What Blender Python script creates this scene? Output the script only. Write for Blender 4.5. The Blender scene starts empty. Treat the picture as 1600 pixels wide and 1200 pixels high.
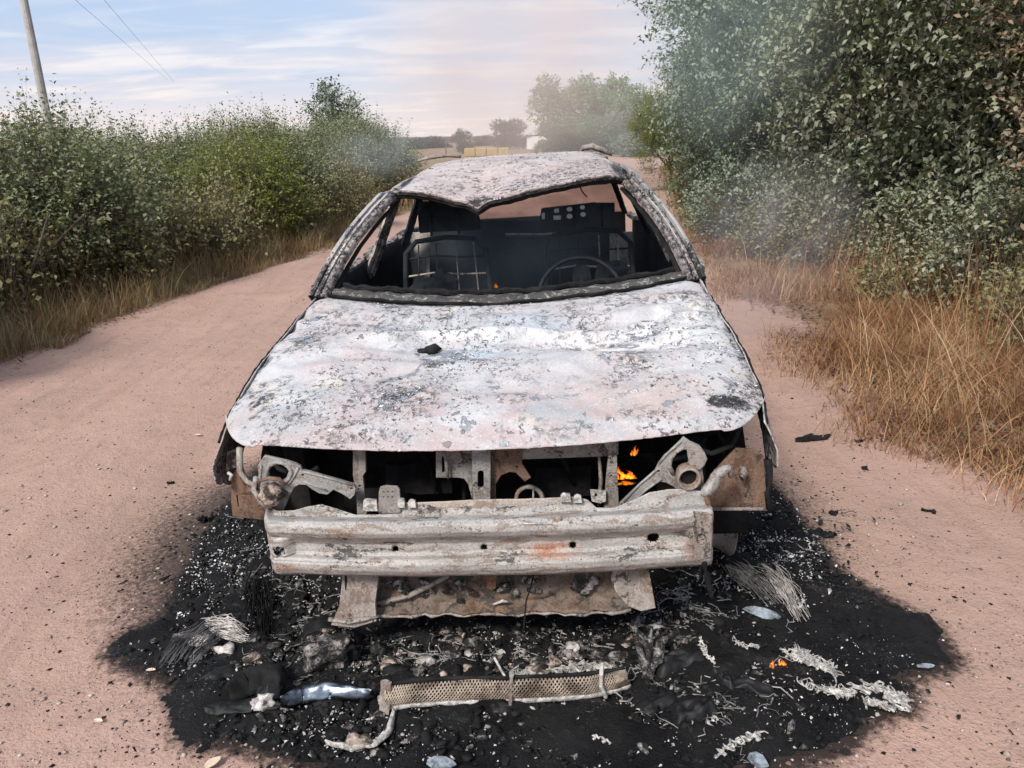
import bpy, bmesh, math, random
import numpy as np
from mathutils import Vector, Matrix, noise as mnoise

sc = bpy.context.scene
C = sc.collection
R = math.radians
# ------------------------------------------------------------------ camera, sky, sun, exposure
CAM_H, PITCH, ROLL, FPX = 1.487, 17.904, 1.091, 1206.958      # metres, degrees, focal length in pixels of a 1600 wide frame
cam = bpy.data.objects.new('camera', bpy.data.cameras.new('camera'))
C.objects.link(cam)
cam.data.sensor_width = 36.0
cam.data.lens = 36.0 * FPX / 1600.0
cam.data.clip_end = 3000
cam.matrix_world = Matrix.Translation((0, 0, CAM_H)) @ Matrix.Rotation(R(90 - PITCH), 4, 'X') @ Matrix.Rotation(R(-ROLL), 4, 'Z')
sc.camera = cam

SUN_EL, SUN_AZ = 43, 212          # azimuth measured clockwise from +Y: the sun stands behind the camera, a little to its left
w = bpy.data.worlds.new('World'); sc.world = w; w.use_nodes = True
wt = w.node_tree; wt.nodes.clear()


class NT:
    """small helper that adds nodes and links in one call"""
    def __init__(s, t): s.t = t
    def n(s, typ, ins=None, out=0, **at):
        nd = s.t.nodes.new(typ)
        for k, v in at.items(): setattr(nd, k, v)
        for k, v in (ins or {}).items():
            if isinstance(v, bpy.types.NodeSocket): s.t.links.new(v, nd.inputs[k])
            else: nd.inputs[k].default_value = v
        return nd.outputs[out] if out is not None else nd
    def m(s, op, a, b=0.0, c=0.0, clamp=False):
        return s.n('ShaderNodeMath', {0: a, 1: b, 2: c}, operation=op, use_clamp=clamp)
    def mix(s, f, a, b, blend='MIX'):
        a = (*a, 1) if isinstance(a, tuple) and len(a) == 3 else a
        b = (*b, 1) if isinstance(b, tuple) and len(b) == 3 else b
        return s.n('ShaderNodeMix', {0: f, 6: a, 7: b}, out=2, data_type='RGBA', blend_type=blend)
    def ramp(s, f, stops, interp='LINEAR'):
        nd = s.t.nodes.new('ShaderNodeValToRGB'); s.t.links.new(f, nd.inputs[0])
        cr = nd.color_ramp; cr.interpolation = interp
        while len(cr.elements) < len(stops): cr.elements.new(0.5)
        for e, (p, c) in zip(cr.elements, stops):
            e.position = p; e.color = (*c, 1) if isinstance(c, tuple) else (c, c, c, 1)
        return nd.outputs[0]
    def noise(s, v, sc_, det=4.0, ro=0.55, dist=0.0, out=0):
        return s.n('ShaderNodeTexNoise', {'Vector': v, 'Scale': sc_, 'Detail': det, 'Roughness': ro, 'Distortion': dist}, out=out)
    def voro(s, v, sc_, feature='F1', out=0, rnd=1.0):
        return s.n('ShaderNodeTexVoronoi', {'Vector': v, 'Scale': sc_, 'Randomness': rnd}, out=out, feature=feature)
    def step(s, f, a, b):
        return s.n('ShaderNodeMapRange', {0: f, 1: a, 2: b, 3: 0.0, 4: 1.0}, interpolation_type='SMOOTHSTEP')
    def obj(s): return s.n('ShaderNodeTexCoord', out=3)
    def scale(s, v, x, y, z, rz=0.0, loc=(0, 0, 0)):
        return s.n('ShaderNodeMapping', {0: v, 1: loc, 2: (0, 0, rz), 3: (x, y, z)})
    def blob(s, v, c, r):
        """soft ball mask round point c with radii r"""
        d = s.n('ShaderNodeVectorMath', {0: v, 1: c}, operation='SUBTRACT')
        d = s.n('ShaderNodeVectorMath', {0: d, 1: (1 / r[0], 1 / r[1], 1 / r[2])}, operation='MULTIPLY')
        return s.m('SUBTRACT', 1.0, s.step(s.n('ShaderNodeVectorMath', {0: d}, out=1, operation='LENGTH'), 0.35, 1.0))


g = NT(wt)
dirv = g.n('ShaderNodeTexCoord', out=0)
sky = g.n('ShaderNodeTexSky', sky_type='NISHITA', sun_disc=False, sun_elevation=R(SUN_EL), sun_rotation=R(SUN_AZ), air_density=1.2, dust_density=1.5)
sx = g.n('ShaderNodeSeparateXYZ', {0: dirv}, out=None)
zz = g.m('ADD', g.m('MAXIMUM', sx.outputs[2], 0.0), 0.10)
cv = g.n('ShaderNodeCombineXYZ', {0: g.m('DIVIDE', sx.outputs[0], zz), 1: g.m('DIVIDE', sx.outputs[1], zz)})
cn = g.noise(g.scale(cv, 0.55, 1.25, 1, rz=R(12)), 1.1, 7, 0.58, 0.4)
cn2 = g.noise(g.scale(cv, 0.30, 0.8, 1, rz=R(-8), loc=(3, 1, 0)), 0.9, 3, 0.5)
cn3 = g.noise(g.scale(cv, 0.6, 1.1, 1, rz=R(14), loc=(1, 4, 0)), 2.2, 4, 0.52, 0.8)
cl = g.step(g.m('ADD', g.m('MULTIPLY', cn, 0.6), g.m('ADD', g.m('MULTIPLY', cn2, 0.3), g.m('MULTIPLY', cn3, 0.22))), 0.42, 0.70)
low = g.m('SUBTRACT', 1.0, g.step(sx.outputs[2], 0.0, 0.13))
cloudc = g.mix(cn2, (6.6, 6.9, 7.7), (8.3, 8.3, 8.6))
cloudc = g.mix(g.step(cn3, 0.42, 0.62), g.mix(1.0, cloudc, (0.78, 0.82, 0.90), 'MULTIPLY'), cloudc)
cloudc = g.mix(low, cloudc, (10.2, 8.5, 7.5))
skyb = g.mix(0.7, sky, (4.9, 6.2, 8.8))
skyc = g.mix(g.m('MAXIMUM', g.m('MULTIPLY', cl, 0.9), g.m('MULTIPLY', low, 0.62)), skyb, cloudc)
bg = g.n('ShaderNodeBackground', {0: skyc, 1: 0.077})
g.n('ShaderNodeOutputWorld', {0: bg}, out=None)

sl = bpy.data.lights.new('sun', 'SUN'); sl.energy = 3.3; sl.angle = R(14); sl.color = (1.0, 0.95, 0.88)
so = bpy.data.objects.new('sun', sl); C.objects.link(so)
sd = Vector((math.sin(R(SUN_AZ)) * math.cos(R(SUN_EL)), math.cos(R(SUN_AZ)) * math.cos(R(SUN_EL)), math.sin(R(SUN_EL))))
so.rotation_euler = sd.to_track_quat('Z', 'Y').to_euler()

sc.view_settings.view_transform = 'Standard'; sc.view_settings.look = 'None'
sc.view_settings.exposure = 0.6; sc.view_settings.gamma = 1.0
sc.view_settings.use_curve_mapping = False
sc.render.engine = 'CYCLES'
sc.cycles.max_bounces = 6; sc.cycles.transparent_max_bounces = 8
sc.cycles.volume_bounces = 2
sc.cycles.use_denoising = True

rng = np.random.default_rng(7)
random.seed(7)

# ------------------------------------------------------------------ measuring helpers: pixel of the photograph -> real point
def cam_ray(px, py):
    p, r = R(PITCH), R(ROLL)
    u2, v2 = px - 800.0, 600.0 - py
    u = u2 * math.cos(r) + v2 * math.sin(r); v = -u2 * math.sin(r) + v2 * math.cos(r)
    return Vector((u, FPX * math.cos(p) + v * math.sin(p), -FPX * math.sin(p) + v * math.cos(p)))
CAM_P = Vector((0, 0, CAM_H))
def G(px, py, z=0.0):
    d = cam_ray(px, py); return CAM_P + d * ((z - CAM_H) / d.z)
def AY(px, py, Y):
    d = cam_ray(px, py); return CAM_P + d * (Y / d.y)
CAR_M = Matrix.Translation((-0.062, 1.824, 0.012)) @ Matrix.Rotation(R(-3.814), 4, 'Z') @ Matrix.Rotation(R(-2.408), 4, 'Y') @ Matrix.Rotation(R(0.08), 4, 'X')
CAR_I = CAR_M.inverted(); CAR_I3 = CAR_I.to_3x3()
def P(px, py, Y=None, X=None, Z=None):
    """point of the car, in car axes, seen at a pixel and known to lie at that Y (or X, or Z)"""
    o = CAR_I @ CAM_P; d = CAR_I3 @ cam_ray(px, py)
    t = (Y - o.y) / d.y if Y is not None else ((X - o.x) / d.x if X is not None else (Z - o.z) / d.z)
    return o + d * t

# ------------------------------------------------------------------ object helpers
def tag(o, label=None, cat=None, group=None, kind=None):
    if label: o['label'] = label
    if cat: o['category'] = cat
    if group: o['group'] = group
    if kind or cat: o['kind'] = kind or 'thing'
    return o
def thing(name, label, cat, loc=(0, 0, 0), rz=0.0, group=None):
    o = bpy.data.objects.new(name, None); C.objects.link(o)
    o.empty_display_size = 0.1
    o.location = loc; o.rotation_euler = (0, 0, rz)
    return tag(o, label, cat, group)
def link(name, me, mat=None, parent=None):
    o = bpy.data.objects.new(name, me); C.objects.link(o)
    if mat and not me.materials: me.materials.append(mat)
    if parent: o.parent = parent
    return o
def np_mesh(name, V, F, rnd=None, smooth=False):
    """mesh from numpy: V (n,3), F (m,k) all with the same k"""
    me = bpy.data.meshes.new(name)
    V = np.asarray(V, np.float32); F = np.asarray(F, np.int32)
    me.vertices.add(len(V)); me.vertices.foreach_set('co', V.ravel())
    k = F.shape[1]
    me.loops.add(F.size); me.loops.foreach_set('vertex_index', F.ravel())
    me.polygons.add(len(F)); me.polygons.foreach_set('loop_start', np.arange(0, F.size, k, dtype=np.int32))
    if rnd is not None:
        a = me.attributes.new('rnd', 'FLOAT', 'FACE'); a.data.foreach_set('value', np.asarray(rnd, np.float32))
    me.update(calc_edges=True)
    if smooth: me.polygons.foreach_set('use_smooth', np.ones(len(F), bool))
    return me
def fbm(p, sc_, oct_=4):
    return mnoise.fractal(Vector(p) * sc_, 1.0, 2.0, oct_, noise_basis='PERLIN_ORIGINAL')
def sm(xp, fp, q, wdt=0.06):
    """smoothed interpolation"""
    q = np.asarray(q, float)
    return sum(np.interp(q + d * wdt, xp, fp) for d in (-1, -.6, -.2, .2, .6, 1)) / 6.0
class MB:
    def __init__(s): s.v = []; s.f = []
    def add(s, V, F):
        b = len(s.v); s.v += [tuple(x) for x in V]; s.f += [tuple(i + b for i in f) for f in F]
    def box(s, c, d, rot=None):
        V = [Vector((x * d[0] / 2, y * d[1] / 2, z * d[2] / 2)) for x in (-1, 1) for y in (-1, 1) for z in (-1, 1)]
        if rot: 
            m = Matrix.Rotation(rot[2], 3, 'Z') @ Matrix.Rotation(rot[1], 3, 'Y') @ Matrix.Rotation(rot[0], 3, 'X'); V = [m @ v for v in V]
        V = [v + Vector(c) for v in V]
        s.add(V, [(0, 1, 3, 2), (4, 6, 7, 5), (0, 4, 5, 1), (2, 3, 7, 6), (0, 2, 6, 4), (1, 5, 7, 3)])
        return s
    def tube(s, path, r, n=8, cap=True, flat=1.0, up=None):
        """tube along a path; r a number or one per point; flat squeezes it across"""
        path = [Vector(p) for p in path]; k = len(path)
        rr = [r] * k if not hasattr(r, '__len__') else list(r)
        V = []; u = None
        for i, p in enumerate(path):
            t = (path[min(i + 1, k - 1)] - path[max(i - 1, 0)]).normalized()
            if u is None:
                ref = Vector(up) if up else (Vector((0, 0, 1)) if abs(t.z) < 0.9 else Vector((1, 0, 0)))
                u = (ref - t * ref.dot(t)).normalized()
            else: u = (u - t * u.dot(t)).normalized()
            b = t.cross(u)
            for j in range(n):
                a = 2 * math.pi * j / n
                V.append(p + (u * math.cos(a) * flat + b * math.sin(a)) * rr[i])
        F = [(i * n + j, i * n + (j + 1) % n, (i + 1) * n + (j + 1) % n, (i + 1) * n + j) for i in range(k - 1) for j in range(n)]
        if cap: F += [tuple(range(n - 1, -1, -1)), tuple(range((k - 1) * n, k * n))]
        s.add(V, F); return s
    def lathe(s, prof, c, axis='Z', n=24):
        """profile of (radius, height) turned about an axis through c"""
        V = []; k = len(prof)
        for r, h in prof:
            for j in range(n):
                a = 2 * math.pi * j / n; x, y = r * math.cos(a), r * math.sin(a)
                V.append(Vector(c) + (Vector((x, y, h)) if axis == 'Z' else Vector((x, h, y)) if axis == 'Y' else Vector((h, x, y))))
        s.add(V, [(i * n + j, i * n + (j + 1) % n, (i + 1) * n + (j + 1) % n, (i + 1) * n + j) for i in range(k - 1) for j in range(n)])
        return s
    def build(s, name, mat, parent=None, smooth=False, bevel=0, solid=0, sub=0, rough=0, rs=20, cuts=0):
        me = bpy.data.meshes.new(name); me.from_pydata(s.v, [], s.f); me.update()
        if cuts or rough:
            bm = bmesh.new(); bm.from_mesh(me)
            if cuts: bmesh.ops.subdivide_edges(bm, edges=bm.edges, cuts=cuts, use_grid_fill=True)
            if rough:
                bm.normal_update()
                for v in bm.verts: v.co += v.normal * fbm(v.co, rs, 4) * rough
            bm.to_mesh(me); bm.free()
        if smooth: me.polygons.foreach_set('use_smooth', [True] * len(me.polygons))
        o = link(name, me, mat, parent)
        if solid: md = o.modifiers.new('solid', 'SOLIDIFY'); md.thickness = solid; md.offset = 0
        if bevel: md = o.modifiers.new('bevel', 'BEVEL'); md.width = bevel; md.segments = 2; md.limit_method = 'ANGLE'
        if sub: md = o.modifiers.new('sub', 'SUBSURF'); md.levels = sub; md.render_levels = sub
        return o
def sheet(name, fn, nu, nv, mat, parent=None, solid=0.0015, smooth=True, close_u=False):
    us = np.linspace(0, 1, nu); vs = np.linspace(0, 1, nv)
    V = [fn(u, v) for v in vs for u in us]
    F = [(j * nu + i, j * nu + i + 1, (j + 1) * nu + i + 1, (j + 1) * nu + i) for j in range(nv - 1) for i in range(nu - 1)]
    me = bpy.data.meshes.new(name); me.from_pydata(V, [], F); me.update()
    if smooth: me.polygons.foreach_set('use_smooth', [True] * len(F))
    o = link(name, me, mat, parent)
    if solid: md = o.modifiers.new('solid', 'SOLIDIFY'); md.thickness = solid; md.offset = -1
    return o
def bake(o):
    """apply the modifiers of a mesh object"""
    dg = bpy.context.evaluated_depsgraph_get(); dg.update()
    me = bpy.data.meshes.new_from_object(o.evaluated_get(dg)); o.modifiers.clear(); o.data = me
    return o
def drill(o, cutters):
    """cut holes: cutters is an MB of closed solids"""
    c = cutters.build('cutter', None)
    bpy.context.view_layer.update()
    c.matrix_world = o.matrix_world
    md = o.modifiers.new('cut', 'BOOLEAN'); md.object = c; md.operation = 'DIFFERENCE'; md.solver = 'EXACT'
    bake(o); bpy.data.objects.remove(c)
    return o
def circ(cx, cy, rx, ry=None, n=16):
    ry = ry or rx
    return [(cx + rx * math.cos(2 * math.pi * i / n), cy + ry * math.sin(2 * math.pi * i / n)) for i in range(n)]
def plate_xy(name, outer, holes, thick, mat, parent, bev=0.0012, place=None, shape=None):
    """sheet-metal plate: filled outline with holes, thickness and a rounded edge. place(x, y, h) -> point"""
    cu = bpy.data.curves.new(name, 'CURVE'); cu.dimensions = '2D'; cu.fill_mode = 'BOTH'
    cu.extrude = thick / 2; cu.bevel_depth = bev; cu.bevel_resolution = 1
    for lp in [outer] + list(holes):
        sp = cu.splines.new('POLY'); sp.points.add(len(lp) - 1); sp.use_cyclic_u = True
        for q, (x, y) in zip(sp.points, lp): q.co = (x, y, 0, 1)
    co = bpy.data.objects.new(name, cu); C.objects.link(co)
    dg = bpy.context.evaluated_depsgraph_get(); dg.update()
    me = bpy.data.meshes.new_from_object(co.evaluated_get(dg))
    bpy.data.objects.remove(co)
    me.materials.clear()
    bm = bmesh.new(); bm.from_mesh(me)
    bmesh.ops.remove_doubles(bm, verts=bm.verts, dist=1e-5)
    for v in bm.verts:
        x, y, h = v.co; v.co = place(x, y, h)
        if shape: v.co = shape(v.co)
    bmesh.ops.recalc_face_normals(bm, faces=bm.faces)
    bm.to_mesh(me); bm.free()
    return link(name, me, mat, parent)
def plate(name, outer, holes, Y, thick, mat, parent, shape=None):
    """plate standing across the car at depth Y, outlines given in pixels of the photograph"""
    f = lambda lp: [(lambda q: (q.x, q.z))(P(x, y, Y=Y)) for x, y in lp]
    return plate_xy(name, f(outer), [f(h) for h in holes], thick, mat, parent, place=lambda x, z, h: Vector((x, Y + h, z)), shape=shape)

# ------------------------------------------------------------------ materials
def material(name, build):
    m = bpy.data.materials.new(name); m.use_nodes = True
    t = m.node_tree; t.nodes.clear(); g = NT(t)
    r = build(g)
    ins = {'Base Color': r['c'], 'Roughness': r.get('r', 0.8), 'Metallic': r.get('m', 0.0), 'Specular IOR Level': r.get('s', 0.5)}
    if 'b' in r:
        ins['Normal'] = g.n('ShaderNodeBump', {'Strength': r.get('bs', 0.5), 'Distance': r.get('bd', 0.005), 'Height': r['b']})
    ins = {k: ((*v, 1) if isinstance(v, tuple) and len(v) == 3 else v) for k, v in ins.items()}
    p = g.n('ShaderNodeBsdfPrincipled', ins)
    if 'tl' in r:
        tr = g.n('ShaderNodeBsdfTranslucent', {0: r['c']})
        p = g.n('ShaderNodeMixShader', {0: r['tl'], 1: p, 2: tr})
    g.n('ShaderNodeOutputMaterial', {0: p}, out=None)
    return m

def ash_paint(white, pink, flake_amt, bare_amt, soot, zones=()):
    """burnt-off paint: chalky ash, curled dark flakes, patches burnt to bare steel, soot stains at given places"""
    def build(g):
        o = g.obj()
        big = g.noise(o, 2.6, 3, 0.55, 0.6)
        mid = g.noise(o, 9, 5, 0.6, 0.5)
        fine = g.noise(o, 60, 4, 0.65)
        c = g.mix(g.step(big, 0.38, 0.62), white, pink)
        for (cc, rr, col, am) in zones:
            k = g.m('MULTIPLY', g.blob(o, cc, rr), g.step(g.noise(g.scale(o, 1, 2.2, 1), 5, 5, 0.62, 0.8), 0.34, 0.58))
            c = g.mix(g.m('MULTIPLY', k, am), c, col)
        c = g.mix(g.step(mid, 0.46, 0.70), c, tuple(x * 0.74 for x in white))
        c = g.mix(g.m('MULTIPLY', g.step(fine, 0.52, 0.72), 0.45), c, (0.36, 0.33, 0.32))
        gr_ = g.noise(o, 150, 4, 0.75)
        c = g.mix(g.m('MULTIPLY', g.step(gr_, .52, .68), .42), c, (0.24, 0.22, 0.215))
        c = g.mix(g.m('MULTIPLY', g.m('SUBTRACT', 1.0, g.step(gr_, .33, .46)), .35), c, (.70, .69, .69))
        # ghost stains in yellowish and bluish oxide
        c = g.mix(g.m('MULTIPLY', g.step(g.noise(o, 4.3, 4, 0.6, 1.0), 0.58, 0.7), 0.4), c, (0.60, 0.53, 0.42))
        # patches of bare steel with torn outlines
        bn = g.noise(g.scale(o, 1.0, 1.5, 1, loc=(4, 2, 0)), 5.5, 6, 0.62, 0.8)
        bare = g.step(bn, 0.635 - bare_amt, 0.645 - bare_amt)
        bare2 = g.step(g.noise(g.scale(o, 1, 1, 1, loc=(9, 5, 1)), 14, 5, 0.6, 0.6), 0.665 - bare_amt * .5, 0.675 - bare_amt * .5)
        bare = g.m('MAXIMUM', bare, bare2)
        steel = g.mix(fine, (0.22, 0.24, 0.26), (0.42, 0.43, 0.44))
        c = g.mix(bare, c, steel)
        # curled flakes: broken dark strokes along distorted cell edges, denser in some areas
        dv = g.n('ShaderNodeVectorMath', {0: o, 1: g.n('ShaderNodeVectorMath', {0: g.noise(o, 22, 3, 0.6, out=1), 'Scale': 0.05}, operation='SCALE')}, operation='ADD')
        e1 = g.voro(g.scale(dv, 1.0, 1.7, 1.0, rz=0.4), 34, 'DISTANCE_TO_EDGE')
        e2 = g.voro(g.scale(dv, 1.6, 1.0, 1.0, rz=0.9), 62, 'DISTANCE_TO_EDGE')
        w1 = g.m('MULTIPLY', g.step(g.noise(o, 2.7, 4, 0.6, 0.9), 0.46, 0.60), g.step(g.noise(o, 40, 3, 0.6), 0.46, 0.60))
        w2 = g.m('MULTIPLY', g.step(g.noise(g.scale(o, 1, 1, 1, loc=(2, 7, 3)), 3.4, 4, 0.6, 0.9), 0.46, 0.60), g.step(g.noise(o, 55, 3, 0.6), 0.50, 0.62))
        s1 = g.m('MULTIPLY', g.m('SUBTRACT', 1.0, g.step(e1, 0.05, 0.17)), w1)
        s2 = g.m('MULTIPLY', g.m('SUBTRACT', 1.0, g.step(e2, 0.06, 0.19)), w2)
        fl = g.m('MULTIPLY', g.m('MAXIMUM', s1, s2), flake_amt, clamp=True)
        c = g.mix(fl, c, (0.045, 0.042, 0.042))
        # white ash rims next to the strokes
        rim = g.m('MULTIPLY', g.m('MULTIPLY', g.step(e1, 0.12, 0.2), g.m('SUBTRACT', 1.0, g.step(e1, 0.24, 0.38))), w1)
        c = g.mix(g.m('MULTIPLY', rim, 0.55), c, (0.60, 0.60, 0.60))
        # big loose scabs of grey-brown paint
        sp = g.voro(dv, 17, 'F1')
        scab = g.m('MULTIPLY', g.m('SUBTRACT', 1.0, g.step(sp, 0.16, 0.19)), g.step(g.noise(o, 6, 2, 0.5), 0.56, 0.58))
        c = g.mix(scab, c, (0.20, 0.175, 0.175))
        st = None
        for (cc, rr, am) in soot:
            k = g.m('MULTIPLY', g.blob(o, cc, rr), am); st = k if st is None else g.m('MAXIMUM', st, k)
        if st is not None:
            st = g.m('MULTIPLY', g.m('MINIMUM', g.m('MULTIPLY', st, 1.6), 1.0), g.step(g.m('ADD', g.m('MULTIPLY', st, .8), g.m('MULTIPLY', g.noise(o, 42, 6, 0.78), 2.4)), 1.50, 1.85))
            c = g.mix(st, c, (0.02, 0.019, 0.019))
        h = g.m('ADD', g.m('MULTIPLY', fine, 0.35), g.m('MULTIPLY', rim, 0.9))
        h = g.m('SUBTRACT', g.m('ADD', h, g.m('MULTIPLY', scab, 0.7)), g.m('ADD', g.m('MULTIPLY', fl, 0.6), g.m('MULTIPLY', bare, 0.5)))
        sheen = g.step(g.noise(g.scale(o, 1, 1, 1, loc=(6, 1, 2)), 3.5, 4, 0.6, 0.8), 0.40, 0.66)
        ro = g.m('SUBTRACT', g.m('SUBTRACT', 0.80, g.m('MULTIPLY', sheen, 0.30)), g.m('MULTIPLY', bare, 0.25))
        return dict(c=c, r=ro, m=g.m('MULTIPLY', bare, 0.55), b=h, bs=1.0, bd=0.006, s=0.5)
    return build

def burnt_steel(light, rust, rust_amt, dark_amt, streak=(1, 1, 1), orange=()):
    """scorched bare sheet steel: pale oxide, rust, soot specks"""
    def build(g):
        o = g.obj(); so_ = g.scale(o, *streak)
        a = g.noise(so_, 9, 6, 0.62, 0.7); b = g.noise(so_, 28, 5, 0.65, 0.4); f = g.noise(o, 120, 3, 0.6)
        c = g.mix(g.step(a, 0.35, 0.65), light, tuple(x * 0.66 for x in light))
        c = g.mix(g.m('MULTIPLY', g.step(b, 0.48, 0.7), 0.6), c, tuple(min(1, x * 1.22) for x in light))
        c = g.mix(g.m('MULTIPLY', g.step(g.noise(g.scale(so_, 1, 1, 1, loc=(3, 3, 3)), 6, 5, 0.65, 0.9), 0.60 - rust_amt, 0.76 - rust_amt), 0.75), c, rust)
        for (cc, rr, col, am) in orange:
            k = g.m('MULTIPLY', g.blob(o, cc, rr), g.step(g.noise(o, 25, 4, 0.6), 0.3, 0.55))
            c = g.mix(g.m('MULTIPLY', k, am), c, col)
        gr_ = g.noise(o, 170, 4, 0.75)
        c = g.mix(g.m('MULTIPLY', g.step(gr_, .50, .66), .5), c, tuple(x * .42 for x in light))
        c = g.mix(g.m('MULTIPLY', g.m('SUBTRACT', 1.0, g.step(gr_, .34, .47)), .45), c, tuple(min(1, x * 1.45) for x in light))
        ed = g.step(g.m('ADD', g.noise(so_, 22, 6, .7, 1.0), g.m('MULTIPLY', gr_, .3)), .66, .74)
        c = g.mix(g.m('MULTIPLY', ed, .6), c, tuple(x * .5 for x in rust))
        d = g.step(g.m('ADD', g.m('MULTIPLY', g.noise(so_, 14, 6, 0.7, 0.6), 0.8), g.m('MULTIPLY', g.noise(o, 85, 3, 0.7), 0.28)), 0.66 - dark_amt, 0.72 - dark_amt)
        c = g.mix(g.m('MULTIPLY', d, 0.88), c, (0.035, 0.032, 0.03))
        pit = g.m('SUBTRACT', 1.0, g.step(g.voro(o, 95, 'F1'), 0.10, 0.2))
        pit = g.m('MULTIPLY', pit, g.step(b, 0.5, 0.56))
        c = g.mix(pit, c, (0.03, 0.028, 0.026))
        return dict(c=c, r=0.72, m=0.12, b=g.m('SUBTRACT', g.m('ADD', g.m('MULTIPLY', b, 0.6), g.m('MULTIPLY', f, 0.3)), g.m('MULTIPLY', d, 0.25)), bs=0.6, bd=0.004, s=0.35)
    return build
def plain(c1, c2, sc_=12, r=0.85, m=0.0, bd=0.004, s=0.35, lo=0.38, hi=0.64):
    def build(g):
        o = g.obj(); a = g.noise(o, sc_, 6, 0.65, 0.5); b = g.noise(o, sc_ * 6, 4, 0.6)
        c = g.mix(g.step(g.m('ADD', g.m('MULTIPLY', a, 0.75), g.m('MULTIPLY', b, 0.25)), lo, hi), c1, c2)
        return dict(c=c, r=r, m=m, b=g.m('ADD', a, g.m('MULTIPLY', b, 0.5)), bs=0.6, bd=bd, s=s)
    return build

BON_SOOT = [((.68, .25, .71), (.10, .06, .2), .85), ((-.69, .34, .73), (.085, .075, .2), .62), ((.66, .96, .9), (.11, .08, .3), .5),
            ((-.77, .7, .8), (.03, .5, .3), .5), ((.77, .6, .8), (.03, .7, .3), .55)]
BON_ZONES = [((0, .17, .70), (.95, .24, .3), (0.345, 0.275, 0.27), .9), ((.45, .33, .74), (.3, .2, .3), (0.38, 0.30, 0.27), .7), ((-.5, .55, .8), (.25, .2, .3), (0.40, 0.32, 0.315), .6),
             ((-.22, .80, .83), (.30, .10, .3), (0.22, 0.27, 0.33), .9), ((.12, .84, .84), (.28, .08, .3), (0.30, 0.35, 0.40), .8), ((.0, .60, .79), (.30, .10, .3), (0.40, 0.47, 0.52), .8), ((-.55, .24, .72), (.12, .10, .3), (0.28, 0.29, 0.30), .8),  # blue-grey zones: sky sheen and shade of the troughs put into the colour
             ((.35, .58, .8), (.40, .07, .3), (0.66, 0.66, 0.66), .9), ((.1, .72, .82), (.6, .05, .3), (0.64, 0.64, 0.65), .8), ((.62, .75, .86), (.16, .2, .3), (0.62, 0.61, 0.60), .7)]  # white zones: light on the buckled ridges put into the colour
M = {}
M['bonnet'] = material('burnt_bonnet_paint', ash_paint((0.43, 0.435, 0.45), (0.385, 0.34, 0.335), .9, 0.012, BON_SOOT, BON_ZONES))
M['roof'] = material('burnt_roof_paint', ash_paint((0.47, 0.415, 0.395), (0.41, 0.325, 0.305), .95, -0.04, [((.52, 1.9, 1.25), (.08, .7, .2), .9), ((-.52, 1.9, 1.25), (.08, .7, .2), .9), ((-.12, 1.6, 1.2), (.10, .12, .1), .8)]))
M['side'] = material('burnt_side_paint', ash_paint((0.45, 0.42, 0.41), (0.34, 0.27, 0.25), 1.4, 0.03, [((.84, 1.0, .6), (.3, 1.2, .3), .7), ((-.84, 1.0, .6), (.3, 1.2, .3), .7)]))
M['pillar'] = material('burnt_pillar_paint', burnt_steel((0.42, 0.375, 0.35), (0.26, 0.14, 0.09), 0.08, 0.14))
M['pilpaint'] = material('burnt_pillar_flakes', ash_paint((0.235, 0.20, 0.19), (0.21, 0.155, 0.14), 1.5, 0.0, [((.6, 1.4, 1.1), (.5, 1.5, .9), .58), ((-.6, 1.4, 1.1), (.5, 1.5, .9), .58)]))
M['doorframe'] = material('burnt_door_frame', ash_paint((0.35, 0.33, 0.32), (0.29, 0.25, 0.24), 1.5, 0.03, [((.8, 1.2, .95), (.2, .3, .2), .8), ((-.8, 1.2, .95), (.2, .3, .2), .8)]))
M['char'] = material('sooty_black', plain((0.004, 0.004, 0.0045), (0.018, 0.017, 0.017), 9, 0.85, s=.2))
M['cabin'] = material('burnt_cabin_black', plain((0.006, 0.008, 0.011), (0.022, 0.027, 0.034), 6, 0.85, s=.2))
M['beam'] = material('burnt_beam_steel', burnt_steel((0.37, 0.352, 0.335), (0.30, 0.18, 0.11), 0.02, 0.05, (0.5, 1, 1.6),
            [((P(862, 856, Y=.03).x, .03, P(862, 856, Y=.03).z), (.10, .2, .026), (0.34, 0.135, 0.068), .85), ((-.56, 0, .37), (.06, .2, .02), (0.26, 0.10, 0.06), .6), ((.56, 0, .40), (.05, .2, .05), (0.20, 0.085, 0.055), .7),
             ((-.1, 0, .535), (.5, .2, .03), (0.40, 0.29, 0.20), .5), ((.5, 0, .57), (.2, .2, .04), (0.52, 0.36, 0.25), .7), ((-.5, 0, .55), (.12, .2, .03), (0.40, 0.28, 0.19), .6)]))
M['bracket'] = material('burnt_bracket_steel', burnt_steel((0.30, 0.288, 0.275), (0.27, 0.17, 0.12), 0.0, 0.04))
M['post'] = material('burnt_post_steel', burnt_steel((0.27, 0.245, 0.225), (0.24, 0.14, 0.09), 0.06, 0.07))
M['rust'] = material('rusty_steel', burnt_steel((0.185, 0.118, 0.082), (0.17, 0.07, 0.038), 0.08, 0.08, (1, 1, 0.5)))
M['valance'] = material('sooty_valance_steel', burnt_steel((0.15, 0.115, 0.09), (0.17, 0.085, 0.045), 0.08, 0.13, (1, 1, .7)))
M['leg'] = material('burnt_leg_steel', burnt_steel((0.29, 0.255, 0.23), (0.25, 0.135, 0.08), 0.07, 0.08, (1, 1, 0.5)))
M['inner'] = material('ashen_inner_panel', burnt_steel((0.42, 0.385, 0.335), (0.26, 0.18, 0.13), 0.02, 0.06, (1, 1, 0.3)))
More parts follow.
